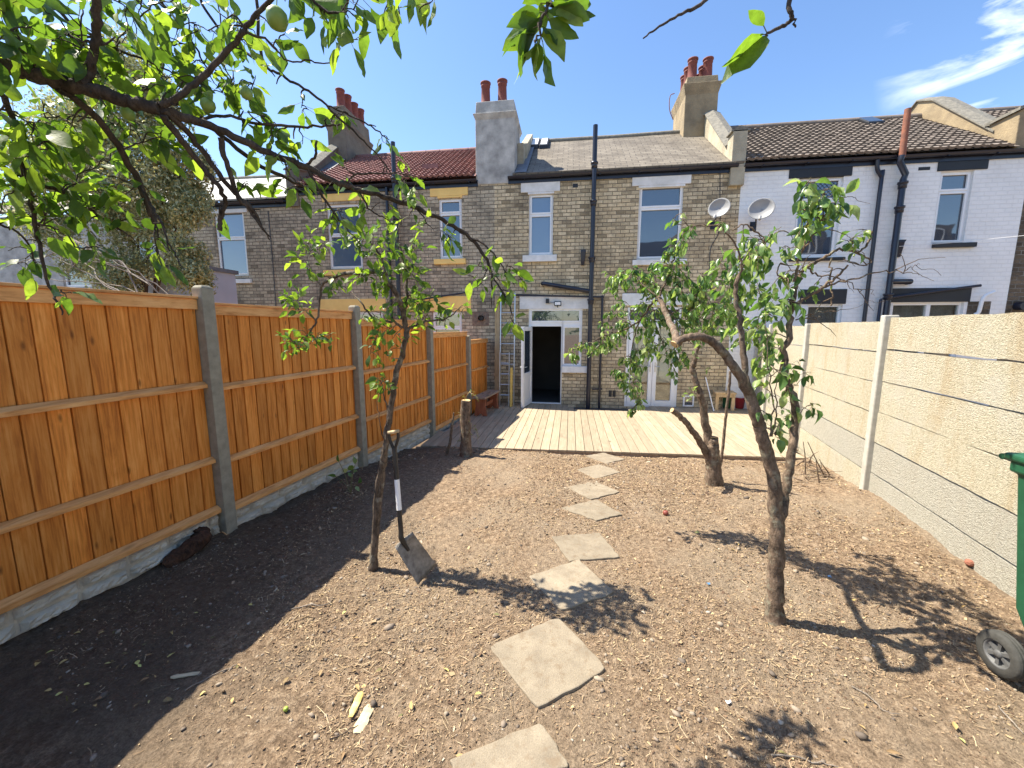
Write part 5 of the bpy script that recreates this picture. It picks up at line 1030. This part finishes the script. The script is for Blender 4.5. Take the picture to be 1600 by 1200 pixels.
    for (x, y, Y, r) in ((433,30,1.05,.027),(385,146,1.12,.017),(325,165,1.12,.02),(200,178,1.05,.018)):
        r *= 1.15; p = at(x, y, Y*1.2); mb = MB(); mb.lathe([(0, -r), (r*.35, -r*.93), (r*.75, -r*.7), (r, -.05*r), (r*.93, r*.5), (r*.6, r*.88), (r*.2, r*.86), (0, r*.75)], p, 18); mb.tube([p+Vector((0, 0, r*.8)), p+Vector((.004, 0, r*1.7))], .0015, 6); mb.build('apple', M['apple'], root)
tree_front()

# grey green small leaved tree in the garden beyond the fence
def tree_olive():
    root = thing('olive_green_tree', 'bushy grey green tree with tiny leaves standing behind the timber fence at left', 'tree', (-5.6, 6.9, -.2)); T = Tree()
    OX = at(215, 400, 6.9).x; T.limb([(OX,6.9,-.2),(OX-.05,6.9,1.0),(OX,6.95,2.0),(OX-.1,7,3.0),(OX-.2,7,3.6)], [.10,.07,.05,.035,.015], px=False, n=10)
    for e in [tuple(at(*q)) for q in ((100,200,6.8),(270,240,6.9),(150,120,7),(240,180,7.1),(90,300,6.7),(290,330,6.9),(200,250,6.9))]: T.limb([(OX,6.95,random.uniform(1.2, 2.4)), tuple(Vector((OX,6.95,2)).lerp(Vector(e), .5)+Vector((0,0,.2))), e], [.03,.018,.006], px=False, n=7)
    for q in range(0): pass
    for (x, y, r, Y, n) in ((200,120,60,7,900),(140,110,55,7,800),(100,180,70,6.8,1300),(180,200,80,6.9,1900),(250,190,55,7,1000),(270,260,60,6.9,1500),(200,280,70,6.8,1700),(120,270,75,6.7,1600),(300,330,38,6.8,900),(250,340,50,6.8,900),(60,240,60,6.9,900),(290,400,40,6.7,900),(215,410,42,6.7,700),(140,415,38,6.7,500),(305,300,34,6.9,700),(310,425,28,6.6,400),(60,320,50,6.8,500),(90,370,50,6.6,700),(170,360,50,6.6,900),(130,220,60,6.8,900),(230,130,45,7,600),(310,260,30,6.9,500),(300,440,34,6.5,500),(180,440,34,6.4,500),(240,290,60,6.7,900)):
        c = at(x, y, Y); R_ = r*mpp(c); k = 7; sub = [c+rv()*R_*.62*random.random()**.3 for _ in range(k)]
        for _ in range(int(n*3.4)):
            p = random.choice(sub)+rv()*R_*.55*random.random()**.5; T.L.append((p, rv()+Vector((0, 0, -.3)), random.uniform(.04, .075)))
        for sp in sub[:5]: a, ra = min(T.sk, key=lambda q: (q[0]-sp).length); T.twig(a, sp, .01, .003)
    T.mb.build('trunk', M['bark'], root); leaf_mesh('crown', T.L, M['leafO'], root, seg=2, aspect=.6)
    # bare pale twigs low at the left
    rt = thing('leafless_shrub', 'tangle of bare pale twigs behind the fence at the far left', 'shrub', (-5.6, 5.2, -.2)); T = Tree(); T.limb([(-5.6,5.2,-.2),(-5.6,5.2,1.6),(-5.7,5.2,2.1)], [.04,.03,.02], px=False)
    for _ in range(12): a = random.choice(T.sk[4:])[0]; e = at(random.uniform(-20, 130), random.uniform(320, 455), random.uniform(5, 5.5)); Q = T.twig(a, e, .012, .002); T.sk += [(q, .006) for q in Q[3::4]]
    T.mb.build('branches', M['barkpale'], rt)
tree_olive()

# ------------------------------------------------------------ things standing about
def spade():
    A, B = ground_at(652, 917), ground_at(681, 887); C_, D_ = at(614, 856, 2.46), at(641, 833, 2.56); A.z += .012; B.z += .02
    root = thing('garden_spade', 'square bladed shovel with white wrapped shaft propped against the left apple tree', 'spade', tuple((A+B)/2)); n = (B-A).cross(C_-A).normalized()
    mb = MB(); nu, nv = 8, 10; vs = []
    for j in range(nv+1):
        for i in range(nu+1):
            u, v = i/nu, j/nv; p = A.lerp(B, u).lerp(C_.lerp(D_, u), v); e = abs(u-.5)*2; p = p+n*(.022*e**3*(.4+.6*v)-.006*v*(1-e)) ; vs.append(p)
    m = nu+1; mb.add(vs, [(j*m+i, j*m+i+1, (j+1)*m+i+1, (j+1)*m+i) for j in range(nv) for i in range(nu)], True); o = mb.build('blade', M['spade'], root); s = o.modifiers.new('t', 'SOLIDIFY'); s.thickness = .003
    mid = (C_+D_)/2; top = at(616, 700, 2.60); lo = A.lerp(B, .5).lerp(mid, .72)-n*.004
    mb = MB(); Q = spline([lo, mid+Vector((0, 0, .01)), mid.lerp(top, .12), mid.lerp(top, .5), top], 5); mb.tube(Q, lerps([.011, .019, .017, .016, .017], len(Q)), 12)
    gl, gr = at(608, 676, 2.6), at(622, 674, 2.6)
    for g in (gl, gr): mb.tube(spline([top-Vector((0, 0, .02)), top.lerp(g, .55)+Vector((g.x-top.x, 0, 0))*.35, g], 5), .011, 8)
    mb.build('shaft', M['shaft'], root); mb = MB(); mb.tube([gl+(gl-gr)*.1, gr+(gr-gl)*.1], .013, 12); mb.build('grip', M['raw'], root)
    a, b = mid.lerp(top, .33), mid.lerp(top, .66); mb = MB(); mb.tube([a, b], .0185, 14); mb.build('sleeve', M['white'], root)
spade()
def bench(name, label, x0, x1, y0, y1, h, mt, ml, rot=0, cx=0, cy=0, style='plank', group='garden benches on the deck'):
    z = -.17; root = thing(name, label, 'bench', (cx, cy, z)); Mx = Matrix.Translation((cx, cy, z))@Matrix.Rotation(rot, 4, 'Z')
    mb = MB(); mb.box(x0, (x0+x1)/2-.004, y0, y1, h-.04, h, M=Mx); mb.box((x0+x1)/2+.004, x1, y0, y1, h-.041, h-.001, M=Mx); mb.build('seat', mt, root, .005)
    if style == 'plank':
        for yy in (y0+.1, y1-.16):
            mb = MB(); w = x1-x0; mb.prism([(x0+.0, 0), (x0+.09, 0), (x0+w/2, .06), (x1-.09, 0), (x1, 0), (x1-.04, h*.5), (x1-.02, h-.042), (x0+.02, h-.042), (x0+.04, h*.5)], 'y', yy, yy+.05); mb.v = [tuple(Mx@Vector(v)) for v in mb.v]; mb.build('leg', ml, root, .004)
        mb = MB(); mb.box((x0+x1)/2-.02, (x0+x1)/2+.02, y0+.15, y1-.16, h*.35, h*.35+.09, M=Mx); mb.build('stretcher', ml, root, .003)
    else:
        for xx in (x0+.02, x1-.09):
            for yy in (y0+.02, y1-.09): mb = MB(); mb.box(xx, xx+.07, yy, yy+.07, 0, h-.1, M=Mx); mb.build('leg', ml, root, .004)
        mb = MB(); mb.box(x0+.02, x1-.02, y0+.01, y0+.035, h-.12, h-.042, M=Mx); mb.box(x0+.02, x1-.02, y1-.035, y1-.01, h-.12, h-.042, M=Mx); mb.box(x0+.015, x0+.04, y0+.035, y1-.035, h-.12, h-.042, M=Mx); mb.box(x1-.04, x1-.015, y0+.035, y1-.035, h-.12, h-.042, M=Mx); mb.build('apron', mt, root, .003)
    return root
p = onz(746, 651, -.17); bench('wooden_bench', 'red brown plank bench on the deck against the timber fence', -.15, .15, 0, 1.15, .44, M['benchtop'], M['bench'], -math.atan(.12), p.x+.04, p.y-.03)
p = onz(1116, 641, -.17); bench('work_bench', 'pale timber bench with chunky legs on the right of the deck by the house', 0, .46, 0, .5, .44, M['raw'], M['raw'], math.radians(-6), p.x, p.y, 'legs')
def bottle_on_bench():
    p = onz(1133, 603, .27); t = thing('spray_bottle', 'dark blue spray bottle standing on the pale timber bench', 'bottle', (p.x, p.y, .27)); mb = MB(); mb.lathe([(0, 0), (.045, 0), (.048, .02), (.048, .14), (.03, .19), (.014, .21), (.014, .24)], (p.x, p.y, .27), 14); mb.build('body', plain('dark blue plastic', (.02,.04,.09), None, 9, .3), t)
    mb = MB(); mb.box(p.x-.05, p.x+.03, p.y-.012, p.y+.012, .51, .54); mb.box(p.x-.03, p.x-.02, p.y-.008, p.y+.008, .45, .51); mb.build('trigger', M['dish'], t)
bottle_on_bench()
p = onz(1139, 640, -.17); t = tag(MB().lathe([(0, 0), (.10, 0), (.115, .02), (.13, .26), (.14, .27), (.14, .29), (.12, .29), (.11, .05), (0, .05)], (p.x+.02, p.y+.25, -.17), 18).build('bucket', plain('dark green bucket', (.03,.12,.06), None, 9, .4)), 'small dark green bucket tucked under the pale timber bench', 'bucket')
t = tag(MB().lathe([(0, 0), (.09, 0), (.105, .02), (.12, .24), (.13, .25), (.13, .27), (.11, .27), (.10, .05), (0, .05)], (p.x+.31, p.y+.22, -.17), 18).build('bucket', plain('red bucket', (.35,.03,.04), None, 9, .4)), 'small red bucket beside the green one under the timber bench', 'bucket')
# ladders, plank and yellow spirit level leaning on the wall
def ladder(x, yb, ytop, h, w, label, mat, r=.013):
    a = Vector((x, yb, -.17)); b = Vector((x, ytop, -.17+h)); root = thing('ladder', label, 'ladder', tuple(a), 'ladders leaning on the brick wall')
    for sg in (-.5, .5):
        mb = MB(); d = Vector((sg*w, 0, 0)); mb.hexa([a+d+Vector(q) for q in ((-r, -.03, 0), (r, -.03, 0), (r, .03, 0), (-r, .03, 0))]+[b+d+Vector(q) for q in ((-r, -.03, 0), (r, -.03, 0), (r, .03, 0), (-r, .03, 0))]); mb.build('stile', mat, root, .003)
    n = int(h/.25)
    for i in range(1, n): p = a.lerp(b, i/n); mb = MB(); mb.tube([p-Vector((w/2, 0, 0)), p+Vector((w/2, 0, 0))], .013, 8); mb.build('rung', mat, root)
lx = at(793, 545, 10.1).x; L1 = at(793, 456, 10.2).z+.17
ladder(lx, 9.96, 10.22, L1, .36, 'tall aluminium ladder standing against the brick wall left of the back door', M['steel'])
ladder(lx-.05, 9.86, 9.95, 1.35, .24, 'short aluminium ladder section nested in front of the tall one', M['steel'], .010)
a = at(776, 545, 10.1); mb = MB(); z1 = at(776, 462, 10.25).z; mb.hexa([(a.x-.07, 10.12, -.17), (a.x+.05, 10.12, -.17), (a.x+.05, 10.16, -.17), (a.x-.07, 10.16, -.17), (a.x-.07, 10.28, z1), (a.x+.05, 10.28, z1), (a.x+.05, 10.32, z1), (a.x-.07, 10.32, z1)]); o = mb.build('timber_plank', M['raw'], bevel=.004); tag(o, 'tall rough timber plank standing upright between the fence end and the ladder', 'plank')
a = at(799, 600, 9.8); mb = MB(); z1 = at(799, 574, 9.9).z; mb.hexa([(a.x-.03, 9.72, -.17), (a.x+.03, 9.72, -.17), (a.x+.03, 9.75, -.17), (a.x-.03, 9.75, -.17), (a.x-.03, 9.82, z1), (a.x+.03, 9.82, z1), (a.x+.03, 9.85, z1), (a.x-.03, 9.85, z1)]); o = mb.build('yellow_batten', plain('yellow paint', (.72,.5,.12), None, 9, .5), bevel=.003); tag(o, 'short yellow batten propped in front of the ladders', 'batten')
a = at(1108, 590, 10.1); mb = MB(); mb.tube([(onz(1111, 640, -.17).x, 9.9, -.17), (a.x-.03, 10.25, at(1107, 590, 10.2).z)], .014, 8); o = mb.build('white_pole', M['white']); tag(o, 'thin white pole leaning on the wall beside the timber bench', 'pole')

def wheelie_bin():
    bx, by = 2.225, 2.02; z0 = .02; root = thing('wheelie_bin', 'dark green wheeled rubbish bin cut off by the right edge of the photo', 'bin', (bx+.28, by-.1, z0)); Mx = Matrix.Translation((bx+.55, by+.22, z0))@Matrix.Rotation(math.radians(180), 4, 'Z')
    # body tapers downwards; back (wheel side) faces the camera
    mb = MB(); 
    def sec(z, x0, x1, y0, y1): return [Mx@Vector(p) for p in ((x0,y0,z),(x1,y0,z),(x1,y1,z),(x0,y1,z))]
    S = [(.04,.09,.46,.10,.56),(.22,.075,.475,.09,.60),(.36,.06,.49,.02,.63),(1.06,.0,.55,-.02,.70),(1.065,-.02,.57,-.04,.72),(1.12,-.02,.57,-.04,.72)]; vs = []
    for s_ in S: vs += sec(*s_)
    mb.add(vs, [(i*4+k, i*4+(k+1) % 4, i*4+4+(k+1) % 4, i*4+4+k) for i in range(len(S)-1) for k in range(4)]+[(3,2,1,0)], r=.5); mb.build('body', M['bin'], root, .015)
    mb = MB(); vs = []
    for s_ in ((1.12,-.045,.585,-.06,.75),(1.155,-.045,.585,-.06,.75),(1.16,-.01,.555,-.02,.70),(1.195,.02,.53,.02,.64)): vs += sec(*s_)
    mb.add(vs, [(i*4+k, i*4+(k+1) % 4, i*4+4+(k+1) % 4, i*4+4+k) for i in range(3) for k in range(4)]+[(3,2,1,0),(12,13,14,15)], r=.5); mb.build('lid', M['bin'], root, .012)
    mb = MB(); mb.tube([Mx@Vector((-.0,-.10,1.12)), Mx@Vector((.55,-.10,1.12))], .016, 10); mb.tube([Mx@Vector((.05,-.02,1.1)), Mx@Vector((.05,-.10,1.12))], .014, 8); mb.tube([Mx@Vector((.5,-.02,1.1)), Mx@Vector((.5,-.10,1.12))], .014, 8); mb.build('handle', M['bin'], root)
    mb = MB(); mb.tube([Mx@Vector((.03,.05,.11)), Mx@Vector((.53,.05,.11))], .012, 8); mb.build('axle', M['steel'], root)
    for xx, sg in ((.015, -1), (.535, 1)):
        RM = Mx@Matrix.Translation((xx, .05, .11))@Matrix.Rotation(math.radians(-90*1), 4, 'Y'); r = .11
        mb = MB(); mb.lathe([(r*.62, -.028), (r*.93, -.03), (r, -.018), (r, .018), (r*.93, .03), (r*.62, .028)], (0, 0, 0), 36); 
        for k in range(3): rr = r+.0015; mb.lathe([(rr*.985, -.018+k*.015), (rr, -.016+k*.015), (rr, -.008+k*.015), (rr*.985, -.006+k*.015)], (0, 0, 0), 36)
        mb.v = [tuple(RM@Vector(v)) for v in mb.v]; w = mb.build('wheel', M['tyre'], root)
        mb = MB()
        for q_ in (1, -1): mb.lathe([(.0, .026*q_), (.016, .026*q_), (.02, .018*q_), (.022, .004*q_), (r*.52, .002*q_), (r*.55, .022*q_), (r*.64, .028*q_), (r*.65, .0)], (0, 0, 0), 30)
        for k in range(6): an = k*2*math.pi/6; c, s_ = math.cos(an), math.sin(an); mb.hexa([(c*q-s_*w2, s_*q+c*w2, zz) for zz in (-.018, .018) for q, w2 in ((.018, -.007), (r*.56, -.010), (r*.56, .010), (.018, .007))])
        mb.v = [tuple(RM@Vector(v)) for v in mb.v]; mb.build('hub', M['hub'], w)
    mb = MB(); mb.box(-.001+.012, .0145, .28, .42, .80, .83, M=Mx)
wheelie_bin()

# ------------------------------------------------------------ small things on the ground
def G(x, y, dz=0): p = ground_at(x, y); p.z = float(gh(np.array(p.x), np.array(p.y)))+dz; return p
def chunk(name, px, L, w, h, ang, mat, label, cat, tilt=.1, seed=0, group=None):
    random.seed(seed+99); p = G(*px, h*.4); mb = MB(); n = 10; k = 9; Mx = Matrix.Translation(p)@Matrix.Rotation(ang, 4, 'Z')@Matrix.Rotation(tilt, 4, 'Y'); vs = []
    for i in range(n+1):
        t = i/n-.5; e = max(.25, 1-abs(t*2)**6*.5)*random.uniform(.88, 1.1)
        for j in range(k): a = 2*math.pi*j/k; q = random.uniform(.85, 1.15); vs.append(Mx@Vector((t*L+random.gauss(0, .01*L), math.cos(a)*w/2*e*q, math.sin(a)*h/2*e*q)))
    mb.add(vs, [(i*k+j, i*k+(j+1) % k, (i+1)*k+(j+1) % k, (i+1)*k+j) for i in range(n) for j in range(k)]+[tuple(range(k))[::-1], tuple(range(n*k, n*k+k))]); o = mb.build(name, mat); return tag(o, label, cat, group)
M['rot'] = bark_mat('rotten wood', (.12,.06,.035), (.02,.013,.01))
rt = thing('rotten_log', 'broken dark rotten log lying against the gravel board of the timber fence', 'log', tuple(G(300, 872))); 
for q in (((296,868), .34, .13, .13, math.radians(70), -.35), ((312,850), .16, .12, .14, math.radians(60), -1.1)):
    o = chunk('piece', q[0], q[1], q[2], q[3], q[4], M['rot'], None, None, q[5], int(q[1]*100)); o.parent = rt; o.matrix_parent_inverse = Matrix.Translation(-rt.location); 
    for kk in ('label', 'category'): 
        if kk in o: del o[kk]
chunk('brick_piece', (1517, 881), .09, .06, .05, .5, plain('broken red brick', (.28,.11,.07), (.2,.08,.05), 20, .9, .003), 'broken piece of red brick at the foot of the concrete wall', 'brick', .1, 3)
M['lumber'] = wood_mat('yellow split wood', (.62,.46,.16), (.45,.33,.1), (.74,.6,.3), 'x', 1, .8, .1, False); M['palew'] = wood_mat('pale split wood', (.55,.46,.30), (.4,.32,.2), (.66,.57,.4), 'x', 1, .8, .1, False)
chunk('wood_splinter', (560, 1087), .20, .035, .018, math.radians(98), M['lumber'], 'bright yellow split of wood, left of its paler partner', 'wood splinter', .05, 4)
chunk('wood_splinter', (569, 1116), .15, .055, .014, math.radians(93), M['palew'], 'broad pale flat piece of wood beside the bright yellow split', 'wood splinter', .03, 5)
chunk('wood_splinter', (300, 1053), .19, .025, .012, math.radians(22), M['palew'], 'long pale splinter on the edge of the fence shadow', 'wood splinter', .03, 6)
def stick(px, label, r=.004, jit=.002, mat='barkpale'):
    pts = [G(x, y, .006+random.random()*.008) for x, y in px]; mb = MB(); Q = spline(pts, 4, jit); mb.tube(Q, lerps([r, r*.9, r*.5], len(Q)), 6); o = mb.build('stick', M[mat]); tag(o, label, 'stick')
stick([(290,1085),(325,1062),(352,1052),(380,1042)], 'forked pale stick just right of the long splinter near the shadow edge')
stick([(515,1155),(535,1145),(560,1130)], 'short dark stick pointing at the broad pale wood piece', .004, mat='bark')
stick([(1205,1180),(1240,1183),(1275,1192),(1310,1200)], 'pale curved twig at the bottom edge right of centre')
stick([(1330,1078),(1362,1097),(1380,1115),(1405,1124)], 'thin straight stick right of the twin stemmed tree foreground', .003)
stick([(1560,1105),(1580,1125),(1600,1145)], 'pale twig at the bottom right corner below the bin')
stick([(1005,960),(985,955),(970,950)], 'small dark twig right of the shaded slab', .003, mat='bark')
stick([(770,1105),(795,1085),(820,1080)], 'thin brown stem just left of the big sunlit slab', .0025, mat='bark') if False else None
stick([(455,955),(480,950),(510,946),(520,935)], 'pale bent stick in sun below the left apple tree')
# pruned twigs piled against the concrete wall
rt = thing('pile_of_prunings', 'heap of cut brown twigs at the corner of deck and concrete wall', 'twig pile', tuple(G(1290, 735))); mb = MB()
for i in range(46):
    a = G(random.uniform(1228, 1345), random.uniform(722, 752), random.uniform(.0, .06)); d = Vector((random.gauss(0, 1), random.gauss(0, .6), random.gauss(0, .22))).normalized()*random.uniform(.1, .32); a.x = min(a.x, RX(a.y)-.15); e = a+d; e.x = min(e.x, RX(e.y)-.05); e.z = max(e.z, -.2); mb.tube(spline([a, a.lerp(e, .5)+rv()*.03, e], 4), lerps([random.uniform(.004, .010), .002], 9), 6)
for (x0, y0, x1, y1) in ((1258,740,1255,690),(1290,745,1262,690),(1280,755,1275,720)): a = G(x0, y0); p = at(x1, y1, a.y); mb.tube(spline([a, a.lerp(p, .5)+rv()*.02, p], 4), lerps([.009, .004], 9), 6)
mb.build('twigs', M['barkp'], rt)
def ball(name, px, r, mat, label, cat):
    p = G(*px, r*.8); mb = MB(); mb.lathe([(0, -r), (r*.6, -r*.8), (r, 0), (r*.75, r*.7), (r*.25, r*.9), (0, r*.8)], p, 16); o = mb.build(name, mat); tag(o, label, cat)
ball('windfall_apple', (1040, 804), .028, plain('rotten red apple skin', (.22,.05,.04), (.2,.05,.03), 20, .5), 'reddish windfall fruit lying in shade left of the twin stemmed tree', 'fruit')
ball('windfall_apple', (447, 1111), .012, plain('bright green apple skin', (.25,.34,.06), (.3,.4,.06), 20, .4), 'tiny bright green windfall apple in the sunlit soil at lower left', 'fruit')
def scrap(px, s, col, label, seed):
    random.seed(seed); p = G(*px, .008); mb = MB(); n = 5; vs = [p+Vector((s*(i/(n-1)-.5)+random.gauss(0, s*.08), s*.7*(j/(n-1)-.5)+random.gauss(0, s*.08), random.uniform(0, s*.4))) for j in range(n) for i in range(n)]
    mb.add(vs, [(j*n+i, j*n+i+1, (j+1)*n+i+1, (j+1)*n+i) for j in range(n-1) for i in range(n-1)], True); o = mb.build('plastic_scrap', plain('scrap '+label[:6], col, None, 20, .4)); tag(o, label, 'litter')
scrap((1107, 910), .022, (.08,.22,.42), 'crumpled bright blue scrap between the slabs and the twin stemmed tree', 1); scrap((1296, 901), .028, (.25,.42,.6), 'pale blue scrap in dappled shade right of the twin stemmed tree', 2); scrap((1138, 1097), .022, (.8,.8,.8), 'small white scrap inside the leaf shadow at bottom centre right', 3)
# seedling with broad leaves by the fence and fallen leaves
b = G(548, 770); rt = thing('seedling', 'small self sown plant with broad pale leaves by the gravel board behind the left tree', 'plant', tuple(b)); T = Tree()
for (x, y) in ((530,722),(555,725),(525,745),(560,755),(535,775),(550,735)): p = at(x, y, b.y+random.uniform(-.15, .1)); T.mb.tube(spline([b, b.lerp(p, .5)+Vector((0, 0, .04)), p], 4), .003, 5); T.L.append((p, (p-b).normalized()+rv()*.5, .09)); T.L.append((b.lerp(p, .7), rv()+Vector((0, 0, .2)), .07))
T.mb.build('stems', M['stalk'], rt); leaf_mesh('leaves', T.L, M['leafP'], rt, seg=4, aspect=.7)
L = []
for _ in range(90):
    x, y = random.choice([(random.uniform(60, 250), random.uniform(980, 1120)), (random.uniform(900, 1590), random.uniform(760, 1190)), (random.uniform(200, 800), random.uniform(900, 1190))]); p = G(x, y, .012)
    if FX(p.y)+.1 < p.x < RX(p.y)-.1: L.append((p, Vector((random.gauss(0, 1), random.gauss(0, 1), .15)), random.uniform(.02, .045)))
def dryleaf():
    t = NT('dry leaves'); t.set(t.ramp(t.rnd(), [(0, (.12,.13,.04)), (.4, (.22,.13,.06)), (.8, (.45,.33,.12)), (1, (.5,.5,.15))]), .7); return t.m
o = leaf_mesh('fallen_leaves', L, dryleaf(), None, seg=3, fold=.5, flat=.25); tag(o, 'scattered fallen leaves, some green, some dry and brown, on the soil', 'fallen leaves', kind='stuff')

# ------------------------------------------------------------ taller houses behind the photographer, seen as reflections in the upper windows
def opposite():
    h = thing('opposite_house', 'dark roofed house behind the photographer, mirrored in the large upper window', 'house', (17, -14, 0)); Y0 = -12.0; x0, x1 = 5.5, 30
    mb = MB(); mb.box(x0, x1, Y0-8, Y0, -.3, 6.6); mb.build('wall', M['brickE'], h)
    mb = MB(); mb.prism([(Y0+.3, 6.6), (Y0-4, 9.0), (Y0-8.3, 6.6)], 'x', x0-.2, x1); mb.build('roof', M['blackp'], h)
    for x in (8.0, 16.0, 24.0):
        mb = MB(); mb.box(x, x+2.4, Y0-3.5, Y0-.5, 6.7, 8.9); d = mb.build('dormer', M['renderd'], h)
        mb = MB(); frame_rect(mb, x+.6, x+1.8, 7.2, 8.6, Y0-.5, Y0-.44, .09); mb.box(x+1.17, x+1.23, Y0-.5, Y0-.44, 7.29, 8.51); mb.build('window', M['white'], d)
opposite()
